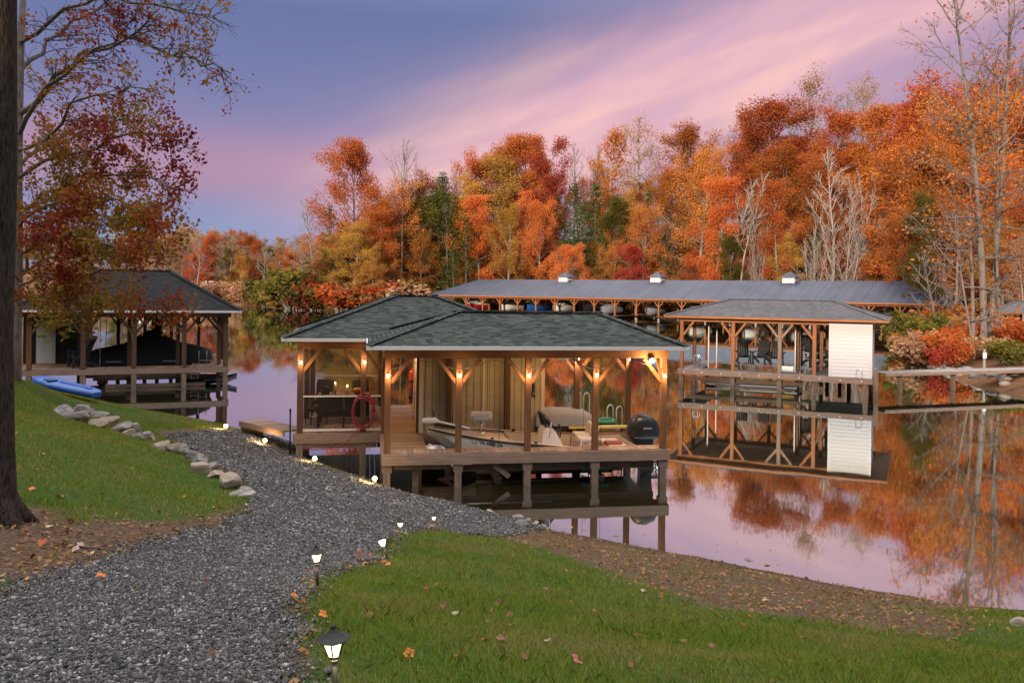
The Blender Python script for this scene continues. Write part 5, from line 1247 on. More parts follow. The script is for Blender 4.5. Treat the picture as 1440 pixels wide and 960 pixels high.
# ================================================================== boathouse on the left
def placed(name, label, cat, p0, p1): return thing(name, label, cat, (p0.x, p0.y, 0), math.atan2(p1.y - p0.y, p1.x - p0.x)), math.hypot(p1.x - p0.x, p1.y - p0.y)
L0, L1 = onz(26, 520, .95), onz(321, 514.5, .95)
lb, LW = placed('boathouse', 'black roofed boathouse behind the maple with a tarp covered boat inside', 'boathouse', L0, L1)
LD = .95; ang_l = lb.rotation_euler[2]
def lw(x, y, z): c, s_ = math.cos(ang_l), math.sin(ang_l); return Vector((L0.x + x * c - y * s_, L0.y + x * s_ + y * c, z))
deck(lb, 0, LW, 0, .9, LD, M['deck_grey'], 'y'); deck(lb, 0, 2.6, .9, 7.5, LD, M['deck_brown'], 'y'); deck(lb, 2.6, LW, 6.3, 7.5, LD, M['deck_grey'], 'y'); deck(lb, LW - 1.6, LW, .9, 1.9, LD, M['deck_grey'], 'y')
for a, b in (((-.03, -.03, LD - .16), (LW + .03, -.03, LD - .16)), ((0, 0, LD - .16), (0, 7.5, LD - .16)), ((LW, 0, LD - .16), (LW, 1.9, LD - .16)), ((2.6, .92, LD - .16), (LW - 1.6, .92, LD - .16))): bar(lb, 'rim_joist', M['deck_grey'], a, b, .05, .24)
for i, f in enumerate((.045, .29, .53, .775, .985)):
    br = [(1, 0)] if i == 0 else ([(-1, 0)] if i == 4 else [(-1, 0), (1, 0)])
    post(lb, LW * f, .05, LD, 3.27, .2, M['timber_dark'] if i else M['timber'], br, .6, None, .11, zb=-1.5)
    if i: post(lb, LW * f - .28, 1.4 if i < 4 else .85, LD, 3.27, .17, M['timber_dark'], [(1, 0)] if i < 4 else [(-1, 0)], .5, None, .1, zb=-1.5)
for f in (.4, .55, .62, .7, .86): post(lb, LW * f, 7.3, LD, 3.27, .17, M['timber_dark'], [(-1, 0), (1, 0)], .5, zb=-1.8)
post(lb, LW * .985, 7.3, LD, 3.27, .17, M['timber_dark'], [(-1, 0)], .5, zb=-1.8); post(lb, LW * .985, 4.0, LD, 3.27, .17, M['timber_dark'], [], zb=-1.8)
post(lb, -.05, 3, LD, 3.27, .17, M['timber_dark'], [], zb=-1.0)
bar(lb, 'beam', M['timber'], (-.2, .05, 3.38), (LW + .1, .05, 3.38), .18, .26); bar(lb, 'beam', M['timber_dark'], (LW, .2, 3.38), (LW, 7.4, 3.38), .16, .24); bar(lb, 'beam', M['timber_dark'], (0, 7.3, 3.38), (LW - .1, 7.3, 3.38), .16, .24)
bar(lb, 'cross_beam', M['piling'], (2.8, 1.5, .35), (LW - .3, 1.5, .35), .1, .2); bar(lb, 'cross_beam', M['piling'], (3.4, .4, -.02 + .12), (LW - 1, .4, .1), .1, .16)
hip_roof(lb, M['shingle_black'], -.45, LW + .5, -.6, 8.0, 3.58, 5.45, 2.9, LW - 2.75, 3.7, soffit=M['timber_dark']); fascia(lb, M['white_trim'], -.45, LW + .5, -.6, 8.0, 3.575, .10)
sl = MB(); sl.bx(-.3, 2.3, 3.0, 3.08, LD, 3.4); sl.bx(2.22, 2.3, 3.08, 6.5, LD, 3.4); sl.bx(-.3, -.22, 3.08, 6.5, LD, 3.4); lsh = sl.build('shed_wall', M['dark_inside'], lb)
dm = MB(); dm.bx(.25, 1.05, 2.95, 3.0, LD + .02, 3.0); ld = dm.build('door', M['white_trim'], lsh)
for sx in (.33, .68):
    for z0_ in (1.1, 2.0): MB().bx(sx, sx + .28, 2.935, 2.95, z0_, z0_ + .75).build('panel', M['white_trim'], ld)
MB().sphere((.97, 2.91, 1.95), .03).build('handle', M['steel'], ld); MB().bx(1.4, 2.0, 2.97, 3.0, 2.1, 2.9).build('window', M['smoke'], lsh)
mb = MB(); mb.bx(LW * .6, LW * .6 + .5, 3.5, 3.9, 2.45, 3.1); mb.build('lift_motor_box', M['dark_inside'], lb)
# tarp covered boat
cb = thing('covered_boat', 'runabout under a black fitted tarp on a lift in the left boathouse', 'boat', lw(LW * .56, 3.4, LD + .05), ang_l)
rows = []
for x, hw, h0, h1 in ((-3.3, .15, .0, .12), (-2.9, .75, -.05, .35), (-2.0, 1.1, -.1, .62), (-.9, 1.2, -.1, .85), (.2, 1.22, -.1, 1.5), (.7, 1.22, -.1, 1.52), (1.5, 1.2, -.1, .95), (2.6, 1.1, -.05, .7), (3.1, .9, 0, .5), (3.2, .8, .05, .3)):
    rows.append([(x, hw * math.cos(a), h0 + (h1 - h0) * (max(0, math.sin(a)) ** .7)) for a in np.linspace(0, math.pi, 13)])
mb = MB(); mb.rows(rows); mb.poly(rows[0][::-1]); mb.poly(rows[-1]); mb.build('tarp', M['black_matte'], cb)
rows = [[(x, hw * math.cos(a), -.05 - d_ * math.sin(a)) for a in np.linspace(0, math.pi, 9)] for x, hw, d_ in ((-3.25, .1, .1), (-2.8, .72, .35), (-1.5, 1.12, .55), (.5, 1.18, .6), (3.1, .9, .55))]
mb = MB(); mb.rows(rows, flip=True); mb.poly(rows[-1]); mb.build('hull', M['black'], cb)
for x in (-1.6, .9, 2.6): MB().bx(x, x + .7, -1.23, -1.2, .02, .09).build('strap', M['grey_canvas'], cb)
ll_ = thing('boat_lift', 'dark timber lift frame under the tarp covered boat', 'boat lift', lw(LW * .56, 3.4, 0), ang_l)
for x in (-1.8, 1.8): MB().bx(x - .1, x + .1, -1.8, 1.8, .05, .25).build('cradle_beam', M['piling'], ll_)
for y in (-.6, .6): MB().bx(-2.6, 2.6, y - .08, y + .08, .252, .4).build('bunk', M['piling'], ll_)
for x in (-1.8, 1.8):
    for y in (-1.7, 1.7): MB().tube([(x, y, .1), (x, y, 3.3)], .014, 5).build('cable', M['steel'], ll_)
# deck chairs
def adirondack(loc, rz, label, group=None, mat='black_matte', name='deck_chair', s_=1):
    t_ = thing(name, label, 'chair', loc, rz, group); t_.scale = (s_, s_, s_)
    mb = MB()
    for i in range(5): mb.box((-.22 + i * .11, .32, .72), (.095, .025, .85), Matrix.Rotation(R(-22), 3, 'X'))
    mb.build('backrest', M[mat], t_)
    mb = MB()
    for i in range(5): mb.box((0, -.28 + i * .11, .40 - i * .025), (.54, .095, .025))
    mb.build('seat', M[mat], t_)
    for sx in (-.33, .33): MB().bx(sx - .06, sx + .06, -.38, .36, .58, .61).build('armrest', M[mat], t_)
    for sx in (-.29, .29): MB().bx(sx - .03, sx + .03, -.36, -.28, 0, .58).build('leg', M[mat], t_); MB().beam((sx, -.3, .38), (sx, .5, .05), .03, .1).build('leg', M[mat], t_)
    return t_
adirondack(lw(2.35, .8, LD + .0), ang_l - 1.2, 'dark tall deck chair by the shed of the left boathouse', None, s_=1.25)
hoop_ladder(lw(LW - 1.1, 1.7, LD), ang_l, 'small steel hoop ladder on the right end of the left boathouse', .6)
ld2 = thing('swim_ladder', 'pale rung ladder hanging to the water from the left boathouse', 'ladder', lw(LW * .83, .95, 0), ang_l)
for sx in (-.16, .16): MB().tube([(sx, 0, -.3), (sx, 0, .95)], .02, 6).build('rail', M['steel'], ld2)
for k in range(5): MB().bx(-.16, .16, -.02, .02, -.1 + k * .2, -.07 + k * .2).build('rung', M['steel'], ld2)
dg = thing('dinghy', 'low dark dinghy floating under the right end of the left boathouse', 'dinghy', lw(LW * .9, 1.2, .1), ang_l + .15)
rows = [[(x, hw * math.cos(a), .28 * (1 - math.sin(a)) * 1 - .1 + rise) for a in np.linspace(0, math.pi, 9)] for x, hw, rise in ((-1.3, .45, 0), (0, .6, 0), (.9, .45, .05), (1.35, .05, .2))]
mb = MB(); mb.rows(rows, flip=True); mb.rows(rows); mb.poly(rows[0]); mb.build('hull', M['black'], dg); MB().box((-.3, 0, .12), (.25, 1.0, .04)).build('thwart', M['deck_grey'], dg)
# blue kayak on the lawn
ka, kb = at(52, 552, 27.6), at(136, 560, 26.6); ka.z = zg1(ka.x, ka.y); kb.z = zg1(kb.x, kb.y)
kk = thing('kayak', 'bright blue plastic kayak lying on the lawn before the left boathouse', 'kayak', ((ka.x + kb.x) / 2, (ka.y + kb.y) / 2, max(ka.z, kb.z) + .05), math.atan2(kb.y - ka.y, kb.x - ka.x))
kl_ = math.hypot(kb.x - ka.x, kb.y - ka.y) / 2; kk.rotation_euler[1] = math.atan2(ka.z - kb.z, 2 * kl_)
rows = []
for f, hw, hh in ((-1, .1, .26), (-.96, .26, .36), (-.7, .38, .36), (-.45, .4, .36), (-.4, .4, .3), (.0, .4, .32), (.5, .38, .33), (.9, .3, .3), (1, .18, .22)):
    rows.append([(f * kl_, hw * math.copysign(abs(math.cos(a)) ** .6, math.cos(a)), .74 * hh * (.5 + .5 * math.copysign(abs(math.sin(a)) ** .6, math.sin(a)))) for a in np.linspace(0, 2 * math.pi, 17)[:-1]])
mb = MB(); mb.rows(rows, closed=True, flip=True); mb.poly(rows[0]); mb.poly(rows[-1][::-1]); mb.build('hull', M['blue'], kk)
MB().box((-kl_ * .44, -.12, .21), (.3, .3, .14)).build('cockpit', plain('deep_blue', (.01, .03, .11), .5), kk); MB().bx(-kl_ * .2, kl_ * .8, -.06, .06, .22, .26).build('ridge', M['blue'], kk)

# ================================================================== boathouse on the right with the white shed
R0, R1 = onz(953.5, 518, .95), onz(1226, 532, .95)
rb, RW = placed('boathouse', 'grey roofed boathouse with white clapboard shed standing out in the lake', 'boathouse', R0, R1)
RD = .95; ang_r = rb.rotation_euler[2]
def rw(x, y, z): c, s_ = math.cos(ang_r), math.sin(ang_r); return Vector((R0.x + x * c - y * s_, R0.y + x * s_ + y * c, z))
deck(rb, 0, RW * .67, 0, 1.1, RD, M['deck_pale'], 'y'); deck(rb, RW * .67, RW, -.15, 6.2, RD, M['deck_pale'], 'y'); deck(rb, 0, RW * .67, 5.0, 6.2, RD, M['deck_pale'], 'y'); deck(rb, 0, .9, 1.1, 5, RD, M['deck_pale'], 'x')
for a, b in (((0, -.03, RD - .15), (RW * .67, -.03, RD - .15)), ((RW * .67, -.18, RD - .15), (RW + .02, -.18, RD - .15)), ((RW + .02, -.15, RD - .15), (RW + .02, 6.2, RD - .15)), ((0, 0, RD - .15), (0, 6.2, RD - .15))): bar(rb, 'rim_joist', M['deck_grey'], a, b, .05, .22)
mb = MB()
for x in np.arange(.3, RW, .9): mb.sphere((x, -.06 if x < RW * .67 else -.21, RD - .14), .035, 8, 6)
mb.build('dock_bolt', M['white_gel'], rb)
for i, x in enumerate((.15, RW * .30, RW * .545, RW * .72)): post(rb, x, .12, RD, 3.3, .17, M['timber_lit'] if i != 2 else M['deck_grey'], [(1, 0)] if i == 0 else ([(-1, 0), (1, 0)] if i < 3 else [(-1, 0)]), .55, None, .1)
for i, x in enumerate((.15, RW * .2, RW * .4, RW * .58, RW * .73, RW * .8)): post(rb, x, 5.9, RD, 3.3, .16, M['timber_lit'] if i % 2 else M['timber'], [(-1, 0), (1, 0)], .5, None, .1)
for x, y in ((.15, 2.8), (RW * .6, 2.8), (RW * .73, 2.6)): post(rb, x, y, RD, 3.3, .16, M['timber'], [], zb=-1.6)
for x, y in ((RW * .97, -.05), (RW * .97, 5.9), (RW * .85, 5.9)): MB().bx(x - .1, x + .1, y - .1, y + .1, -1.6, RD - .05).build('piling', M['piling'], rb)
MB().bx(RW + .05, RW + .25, .5, .7, -1.6, 1.25).build('mooring_post', M['piling'], rb)
for a, b in (((0, .12, 3.4), (RW, .12, 3.4)), ((0, 5.9, 3.4), (RW, 5.9, 3.4)), ((.1, .2, 3.4), (.1, 5.8, 3.4))): bar(rb, 'beam', M['timber_lit'], a, b, .16, .22)
hip_roof(rb, M['shingle_grey'], -.55, RW + .65, -.6, 6.9, 3.58, 4.38, 1.9, RW - 1.9, 3.15, soffit=M['timber_lit']); fascia(rb, M['timber_lit'], -.55, RW + .65, -.6, 6.9, 3.575, .10)
sw_ = MB(); sx0, sx1 = RW * .80, RW * .995
for k in range(15):
    z0_ = RD + .01 + k * .163; sw_.box(((sx0 + sx1) / 2, .02, z0_ + .082), (sx1 - sx0, .03, .178), Matrix.Rotation(R(-11), 3, 'X')); sw_.box((sx1 - .0, 1.6, z0_ + .082), (.03, 3.1, .168), Matrix.Rotation(R(-3), 3, 'Y'))
sw_.bx(sx0, sx0 + .04, .04, 3.15, RD, 3.42); sw_.bx(sx0 + .04, sx1, 3.11, 3.15, RD, 3.42)
ws_ = sw_.build('shed_wall', M['siding_white'], rb)
for x in (sx0 - .02, sx1): MB().bx(x - .05, x + .05, -.03, .01, RD, 3.44).build('corner_trim', M['siding_white'], ws_)
for y in (.6, 5.6): bar(rb, 'cross_beam', M['piling'], (.3, y, .45), (RW * .66, y, .45), .08, .18)
hoop_ladder(rw(RW * .955, -.1, RD), ang_r + R(90), 'steel hoop ladder before the white shed', .42, down=.01); hoop_ladder(rw(.75, 1.3, RD), ang_r + R(90), 'steel hoop ladder at the left end of the white shed boathouse', .62)
for i, (x, y, rz) in enumerate(((2.3, 4.9, .3), (3.2, 5.0, -.2), (4.0, 5.0, .1))): adirondack(rw(x, y, RD + .0), ang_r + rz, ('first', 'second', 'third')[i] + ' black slatted chair from the left end of the white shed boathouse', 'black chairs in the white shed boathouse', s_=1.1)
adirondack(rw(5.9, 4.9, RD), ang_r + .5, 'black chair under the round lamp beside the white shed', None, s_=1.45)
gl_ = thing('globe_lamp', 'pale round globe lamp hanging over the black chair by the white shed', 'lamp', rw(5.9, 4.5, 2.75), 0); MB().sphere((0, 0, 0), .17, 14, 10).build('globe', M['white_gel'], gl_); MB().tube([(0, 0, .15), (0, 0, .6)], .01, 5).build('cord', M['black'], gl_)
rt = thing('picnic_bench', 'pale wooden picnic table at the back of the white shed boathouse', 'table', rw(RW * .70, 5.2, RD), ang_r); MB().bx(-.8, .8, -.4, .4, .7, .75).build('tabletop', M['deck_pale'], rt)
for sx in (-.6, .6): MB().bx(sx - .05, sx + .05, -.35, .35, 0, .7).build('leg', M['deck_pale'], rt)
for sy in (-.7, .7): MB().bx(-.8, .8, sy - .12, sy + .12, .42, .46).build('bench', M['deck_pale'], rt)
rr = thing('picket_rail', 'pale picket rail along the back of the white shed boathouse', 'railing', rw(RW * .56, 6.1, RD), ang_r)
for z in (.15, .9): MB().bx(0, 2.6, -.03, .03, z, z + .08).build('rail', M['deck_pale'], rr)
for k in range(18): MB().bx(k * .15, k * .15 + .05, -.05, -.03, .05, .95).build('baluster', M['deck_pale'], rr)
lw2 = thing('boat_lift', 'white steel lift beams at water level in the white shed boathouse', 'boat lift', rw(3.0, 2.8, 0), ang_r)
for y in (-1.0, 1.0): MB().bx(-2, 2.4, y - .06, y + .06, .1, .22).build('cradle_beam', M['white_gel'], lw2)
for x in (-1.9, 2.3):
    for y in (-1.0, 1.0): MB().tube([(x, y, .2), (x, y, 3.4)], .03, 6).build('lift_pole', M['white_gel'], lw2)
# footbridge to shore
b0, b1 = rw(RW + .1, 3.4, .95), at(1520, 518, 46); b1.z = .98
fb = thing('footbridge', 'long grey plank footbridge from the white shed boathouse to the right shore', 'footbridge', (b0.x, b0.y, 0), math.atan2(b1.y - b0.y, b1.x - b0.x)); FL = math.hypot(b1.x - b0.x, b1.y - b0.y)
deck(fb, 0, FL, -.55, .55, .97, M['deck_pale'], 'y', .15, 'planks')
for y in (-.55, .55): bar(fb, 'stringer', M['deck_grey'], (0, y, .87), (FL, y, .87), .05, .13)
for x in np.arange(1.4, FL, 3.4):
    MB().bx(x - .09, x + .09, -.09, .09, -1.2, .79).build('piling', M['piling'] if x < 5 else M['deck_pale'], fb)
po_ = thing('signpost', 'thin pale post standing beside the footbridge on the right shore', 'post', at(1384, 498, 47) * 1, 0); po_.location.z = .3; MB().bx(-.05, .05, -.05, .05, -.5, 1.5).build('post', M['deck_pale'], po_); MB().bx(-.1, .1, -.07, -.05, 1.0, 1.3).build('plate', M['white_trim'], po_)

# ================================================================== long marina
A0 = onz(1314, 426.6, 3.55); A0 = Vector((56.4, 114, 0)); A1 = Vector((-15.4, 167, 0)); u_ = (A1 - A0); ML = u_.length; 
ma = thing('marina_shed', 'long open boat shelter with blue metal roof and three white cupolas', 'marina', (A1.x, A1.y, 0), math.atan2(-u_.y, -u_.x)); ang_m = ma.rotation_euler[2]
def mw(x, y, z): c, s_ = math.cos(ang_m), math.sin(ang_m); return Vector((A1.x + x * c - y * s_, A1.y + x * s_ + y * c, z))
ME, MR, MD = 3.62, 6.75, 14.5
hip_roof(ma, M['metal_roof'], -.8, ML + .8, -.8, MD + .8, ME, MR, 5.8, ML - 4.5, MD / 2, th=.12, caps=False, soffit=M['timber_lit']); fascia(ma, M['timber_lit'], -.8, ML + .8, -.8, MD + .8, ME - .005, .22, .05)
npost = 23
for i in range(npost):
    x = .2 + (ML - .4) * i / (npost - 1)
    post(ma, x, .1, .7, 3.15, .24, M['timber_lit'], [(-1, 0), (1, 0)] if 0 < i < npost - 1 else [(1, 0)] if i == 0 else [(-1, 0)], .75, None, .15, zb=-1.5, pmat=M['deck_pale'])
    if i % 2 == 0: post(ma, x, MD - .1, .7, 3.15, .22, M['timber_lit'], [(-1, 0), (1, 0)], .7, None, .14, zb=-1.5); post(ma, x, MD / 2, .7, 3.15, .22, M['timber_lit'], [], zb=-1.5)
    if i % 2 == 0:
        mb = MB(); mb.bx(x - .5, x + .5, .3, MD - 1.5, .58, .7); mb.build('finger_dock', M['timber'], ma)
        MB().bx(x - .08, x + .08, .2, MD - .2, 3.02, 3.24).build('tie_beam', M['timber_lit'], ma)
for y in (.1, MD / 2, MD - .1): bar(ma, 'beam', M['timber_lit'], (0, y, 3.28), (ML, y, 3.28), .2, .26)
MB().bx(0, ML, MD - 1.5, MD, .58, .7).build('main_dock', M['timber'], ma)
for xp in (.292, .502, .757):
    x = ML * xp; mb = MB(); mb.bx(x - .95, x + .95, MD / 2 - .95, MD / 2 + .95, MR - .9, MR + .45); cu_ = mb.build('cupola', M['white_gel'], ma)
    mb = MB(); f = [(x - 1.35, MD / 2 - 1.35, MR + .46), (x + 1.35, MD / 2 - 1.35, MR + .46), (x + 1.35, MD / 2 + 1.35, MR + .46), (x - 1.35, MD / 2 + 1.35, MR + .46)]; ap = (x, MD / 2, MR + 1.45)
    for a, b in zip(f, f[1:] + f[:1]): mb.poly((a, b, ap), slope_uv((a, b, ap)))
    mb.poly(f[::-1]); mb.build('cupola_roof', M['metal_roof'], cu_)
    for k in range(5): MB().bx(x - .8, x + .8, MD / 2 - .965, MD / 2 - .95, MR - .25 + k * .13, MR - .2 + k * .13).build('louver', M['white_trim'], cu_)
def small_boat(loc, rz, hullm, coverm, label, s_=1.0, top=True, tower=False):
    t_ = thing('moored_boat', label, 'boat', loc, rz, None); t_.scale = (s_, s_, s_)
    rows = [[(x, hw * math.cos(a), zt_ - (zt_ + .3) * math.sin(a) ** .8) for a in np.linspace(0, math.pi, 9)] for x, hw, zt_ in ((-3, 1.1, .8), (-1, 1.2, .8), (1, 1.15, .9), (2.2, .8, 1.0), (3.1, .08, 1.15))]
    mb = MB(); mb.rows(rows, flip=True); mb.poly(rows[0]); mb.build('hull', M[hullm], t_)
    rows = [[(x, hw * math.cos(a), z0_ + hh * math.sin(a) ** .7) for a in np.linspace(0, math.pi, 9)] for x, hw, z0_, hh in ((-3, 1.1, .8, .25), (-1.2, 1.2, .8, .5), (0, 1.18, .85, .95), (.5, 1.16, .85, .85), (1.6, 1.0, .95, .35), (3.0, .1, 1.12, .05))]
    mb = MB(); mb.rows(rows); mb.poly(rows[0][::-1]); mb.build('cover', M[coverm], t_)
    if top:
        MB().bx(-1.6, .8, -1.1, 1.1, 2.35, 2.5).build('canopy', M[coverm if coverm != 'black_matte' else 'white_gel'], t_)
        mb = MB()
        for x in (-1.5, .7):
            for y in (-1.05, 1.05): mb.tube([(x, y, .8), (x, y, 2.4)], .03, 6)
        mb.build('canopy_frame', M['steel'], t_)
    MB().box((-3.25, 0, .75), (.45, .5, .95)).build('outboard_motor', M['black'], t_, .1)
    return t_
for i, (px, hm, cm, top, lab) in enumerate(((672, 'red', 'white_gel', True, 'red and white boat at the left end of the marina'), (722, 'tan_hull', 'black_matte', False, 'tan hulled boat with black cover next to the red boat in the marina'), (795, 'white_gel', 'white_gel', True, 'white boat with a white canopy under the left marina cupola'),
        (838, 'black', 'black_matte', False, 'all black covered boat right of the white canopied marina boat'), (862, 'grey_canvas', 'grey_canvas', True, 'grey boat with grey canvas between the left and middle cupolas'), (925, 'grey_canvas', 'black_matte', True, 'grey boat with dark cover under the middle marina cupola'), (985, 'tan_hull', 'grey_canvas', True, 'tan hulled boat behind the left end of the white shed boathouse roof'), (1060, 'white_gel', 'grey_canvas', True, 'white boat seen through the white shed boathouse'), (1128, 'white_gel', 'white_gel', True, 'pale boat seen left of the white shed'), (760, 'blue', 'black_matte', True, 'blue boat just left of the white canopied marina boat'), (1180, 'black', 'black_matte', False, 'dark boat behind the white shed in the marina'))):
    best = min((abs((720 + F * (q := mw(x, 5.5, 0)).x / q.y) - px), x) for x in np.arange(1, ML, .5)); x = best[1]
    small_boat(mw(x, 4.6, 1.05), ang_m - R(90) + R((i % 3 - 1) * 4), hm, cm, lab, .95, top)
# small pavilion at the right edge
pv_p = at(1442, 440, 72); zp = zf1(pv_p.x, 72)
pv = thing('pavilion', 'small dark roofed shelter on posts among trees at the right edge', 'pavilion', (pv_p.x, 72, zp - .1), R(-20))
hip_roof(pv, M['shingle_grey'], -2.6, 2.6, -2, 2, 2.7, 3.6, -.8, .8, 0); fascia(pv, M['timber'], -2.6, 2.6, -2, 2, 2.695, .15)
for x in (-2.3, 0, 2.3):
    for y in (-1.7, 1.7): MB().bx(x - .09, x + .09, y - .09, y + .09, 0, 2.62).build('post', M['timber'], pv)
MB().bx(-2.5, 2.5, -1.9, 1.9, -.1, .12).build('floor', M['deck_grey'], pv)
# white railing of the causeway far left
c0, c1 = at(206, 402, 262), at(360, 400, 262); zc = 5.2
br_ = thing('causeway_rail', 'long white railing of the causeway at the far end of the cove', 'railing', (c0.x, 250, zc - 3.2), math.atan2(0, 1)); BL = c1.x - c0.x
for z in (3.0, 3.9): MB().bx(0, BL, -.1, .1, z, z + .25).build('rail', M['white_trim'], br_)
for k in range(int(BL / 1.6)): MB().bx(k * 1.6, k * 1.6 + .3, -.12, .12, 2.2, 4.3).build('post', M['white_trim'], br_)
MB().bx(0, BL, -1.5, 1.5, 1.6, 2.6).build('wall', plain('tan_concrete', (.4, .34, .28), .8), br_)
# ------------------------------------------------------------------ boulders along the lawn edge
def boulder(px, py, sx, sy, sz, label, group=None, name='boulder', rz=None):
    p = hit(px, py); r = np.random.default_rng(int(px * 7 + py))
    mb = MB(); mb.sphere((0, 0, 0), 1, 22, 15); o = mb.build(name, M['boulder'])
    n = len(o.data.vertices); co = np.array([v.co for v in o.data.vertices]); K = r.normal(0, 1, (13, 3)); K /= np.linalg.norm(K, axis=1, keepdims=True)
    cut = r.uniform(.42, .8, 13)
    for k, c in zip(K, cut): q = co @ k; co -= np.outer(np.maximum(q - c, 0) * .92, k)
    co += .04 * np.stack([vnoise(co[:, 1] + i, co[:, 2] + co[:, 0], .35, 30 + i) for i in range(3)], -1)
    sx, sy, sz = sx * 1.02, sy * 1.02, sz * 1.08; co *= np.array([sx, sy, sz]); o.data.vertices.foreach_set('co', co.ravel()); o.data.update(); o.data.set_sharp_from_angle(angle=R(30))
    o.location = p + Vector((0, 0, sz * .42)); o.rotation_euler = (r.normal(0, .12), r.normal(0, .12), r.uniform(0, 6.28) if rz is None else rz)
    return tag(o, label, 'boulder', group)
GB = 'boulders edging the lawn'; LBL = 'rough grey boulder in the row edging the lawn above the gravel track'
for q in [(92, 584, .36, .3, .2), (112, 592, .42, .32, .24), (133, 600, .36, .3, .17), (153, 598, .34, .28, .2), (168, 606, .36, .3, .16), (193, 617, .24, .2, .14), (208, 620, .2, .2, .16), (225, 632, .26, .2, .17), (244, 636, .22, .2, .17), (258, 640, .2, .18, .17), (271, 648, .22, .2, .19), (281, 655, .26, .22, .2), (284, 664, .26, .22, .18), (299, 660, .2, .2, .15), (304, 671, .22, .2, .13), (122, 584, .28, .24, .15), (180, 612, .2, .2, .12)]:
    boulder(*q, LBL, GB)
boulder(113, 580, .32, .26, .2, 'tan topped boulder at the upper end of the boulder row'); boulder(140, 590, .3, .26, .2, 'flat tan boulder second from the upper end of the row')
boulder(188, 609, .34, .26, .19, 'pale white faced boulder where the row meets the gravel'); boulder(322, 686, .25, .22, .2, 'big round pale boulder near the lower end of the row'); boulder(340, 697, .26, .18, .07, 'flat grey slab, last stone at the lower end of the boulder row'); boulder(344, 690, .17, .14, .08, 'small flat stone tucked behind the last slab of the row')
# rocks along the near waterline
WL = 'wet dark rock on the waterline below the gravel track'
for i, (px, py) in enumerate([(640, 702), (655, 708), (668, 713), (682, 712), (690, 722), (705, 724), (716, 722), (728, 730), (742, 733), (752, 738), (700, 716), (735, 740), (765, 742), (560, 686), (590, 694), (545, 680), (500, 668), (510, 672), (470, 655), (455, 650), (610, 697), (390, 612), (340, 602), (365, 606), (410, 632), (420, 638)]):
    s_ = rng.uniform(.07, .15); boulder(px, py, s_ * 1.3, s_, s_ * .6, WL, 'rocks on the near waterline', 'shore_rock')
for i in range(26):
    t_ = i / 26; px = 800 + 600 * t_; py = np.interp(px, [785, 907, 1049, 1155, 1261, 1366, 1440], [743, 766, 793, 814, 832, 848, 854]); s_ = rng.uniform(.05, .12)
    boulder(px, py, s_ * 1.4, s_, s_ * .7, 'small dark stone along the waterline of the right bank', 'stones on the right bank waterline', 'shore_stone')
boulder(1437, 880, .16, .1, .07, 'reddish brown rock at the right edge of the bank')

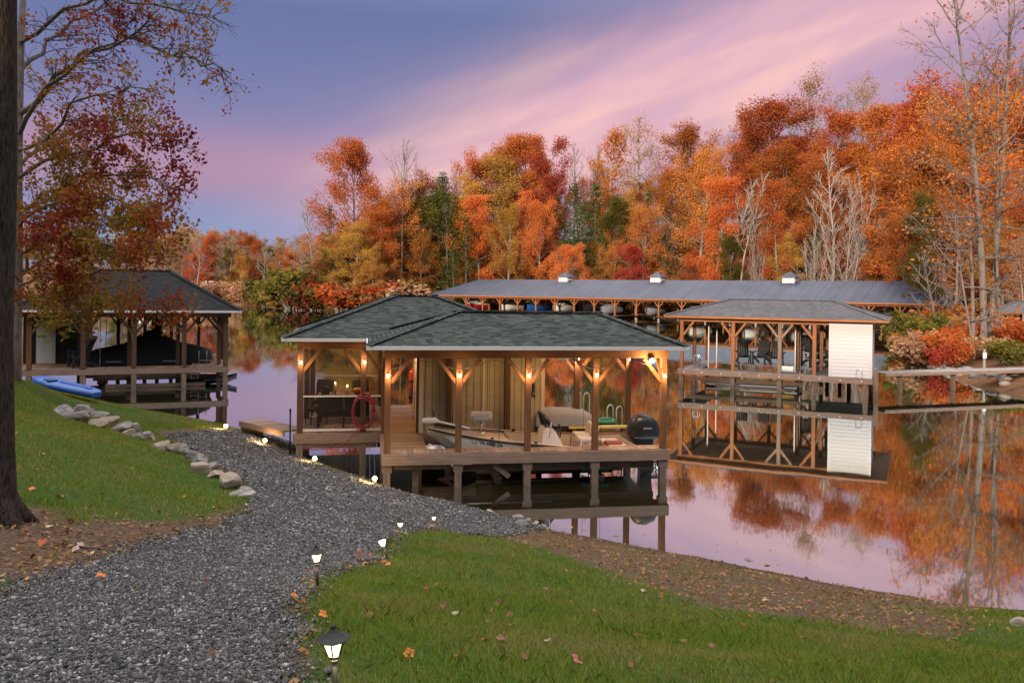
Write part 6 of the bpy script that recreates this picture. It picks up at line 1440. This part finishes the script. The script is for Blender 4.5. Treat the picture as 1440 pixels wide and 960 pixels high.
# ------------------------------------------------------------------ path lamps
def path_lamp(px, py, cap_w, h, tilt, rz, label, cream=True, cap=True, lens=14):
    p = hit(px, py); t_ = thing('path_lamp', label, 'lamp', (p.x, p.y, p.z - .02), rz, 'path lamps beside the gravel track'); t_.rotation_euler = (tilt[0], tilt[1], rz)
    s_ = cap_w / .14; hs_ = h - .13 * s_
    MB().lathe([(.012 * s_, -.08), (.012 * s_, hs_)], n=10).build('stake', M['iron'], t_)
    MB().lathe([(.016 * s_, hs_ - .01), (.024 * s_, hs_ + .004), (.02 * s_, hs_ + .012)], n=12).build('collar', M['iron'], t_)
    b0, b1 = .026 * s_, .052 * s_; z0_, z1_ = hs_ + .012, hs_ + .085 * s_
    g = MB(); g.lathe([(b0, z0_), (b1, z1_)], n=6, smooth=False, rot=.3); g.build('lantern_glass', M['lamp_glass' if cream else 'lamp_white'], t_)
    rb_ = MB()
    for k in range(6):
        a = .3 + k * math.pi / 3; rb_.beam((b0 * 1.03 * math.cos(a), b0 * 1.03 * math.sin(a), z0_), (b1 * 1.03 * math.cos(a), b1 * 1.03 * math.sin(a), z1_), .005 * s_, .005 * s_)
    rb_.build('rib', M['iron'], t_)
    if cap: MB().lathe([(.072 * s_, z1_ - .002), (.075 * s_, z1_ + .003 * s_), (.046 * s_, z1_ + .017 * s_), (.026 * s_, z1_ + .031 * s_), (.013 * s_, z1_ + .045 * s_), (.011 * s_, z1_ + .058 * s_), (.003 * s_, z1_ + .064 * s_)], n=8, smooth=False).build('cap', M['iron'], t_)
    point_light('lamp_light', (0, 0, z0_ + .02), 2.2 * s_, (1, .72, .36), .03, t_).location = (0, .0, z0_ - .03)
    return t_
path_lamp(474, 1012, .145, .44, (0, -.05), .2, 'nearest path lamp, its warm lantern cut by the bottom edge')
path_lamp(447, 829, .14, .375, (0, -.05), .5, 'upright path lamp with black cap, second from the camera')
path_lamp(546, 787, .14, .33, (0, -.30), .1, 'capless white path lamp leaning left in the grass', False, False)
path_lamp(563, 751, .14, .26, (0, -.03), .8, 'short white path lamp at the tip of the right lawn', False, True)
path_lamp(610, 741, .13, .26, (0, .0), .3, 'farthest path lamp, alone at the edge of the gravel by the water', False, True)
def shore_spot(px, py, rz, label):
    p = hit(px, py); t_ = thing('shore_spotlight', label, 'spotlight', (p.x, p.y, p.z), rz, 'spotlights along the gravel shore')
    MB().lathe([(.01, -.05), (.01, .1)], n=8).build('stake', M['iron'], t_)
    MB().lathe([(.035, .09), (.05, .13), (.052, .17), (.03, .17)], n=12).build('shade', M['iron'], t_)
    MB().sphere((0, -.03, .14), .05, 10, 8).build('bulb', M['spot'], t_)
    point_light('spot_light', (0, 0, .2), 22, (1, .62, .24), .04, t_).location = (-.12, -.14, .17)
shore_spot(527, 681, 0, 'lit spotlight on the gravel at the foot of the corner dock piling'); shore_spot(443, 652, 0, 'lit spotlight on the gravel below the porch hose'); shore_spot(373, 626, 0, 'lit spotlight on the gravel at the gangway'); shore_spot(318, 605, 0, 'farthest lit spotlight, at the grass tip by the left boathouse')
# dry reeds before the left boathouse
rd = thing('dry_weeds', 'tuft of dry tan weeds under the left boathouse by the kayak', 'weeds', hit(165, 568), 0); mb = MB()
for i in range(70):
    a = rng.uniform(0, 6.28); x, y = rng.normal(0, .5), rng.normal(0, .2); h = rng.uniform(.25, .6); mb.tube([(x, y, 0), (x + .05 * math.cos(a), y, h * .6), (x + .2 * math.cos(a), y + .1 * math.sin(a), h)], [.008, .006, .003], 4, False)
mb.build('stalks', plain('straw', (.34, .24, .12), .9), rd)
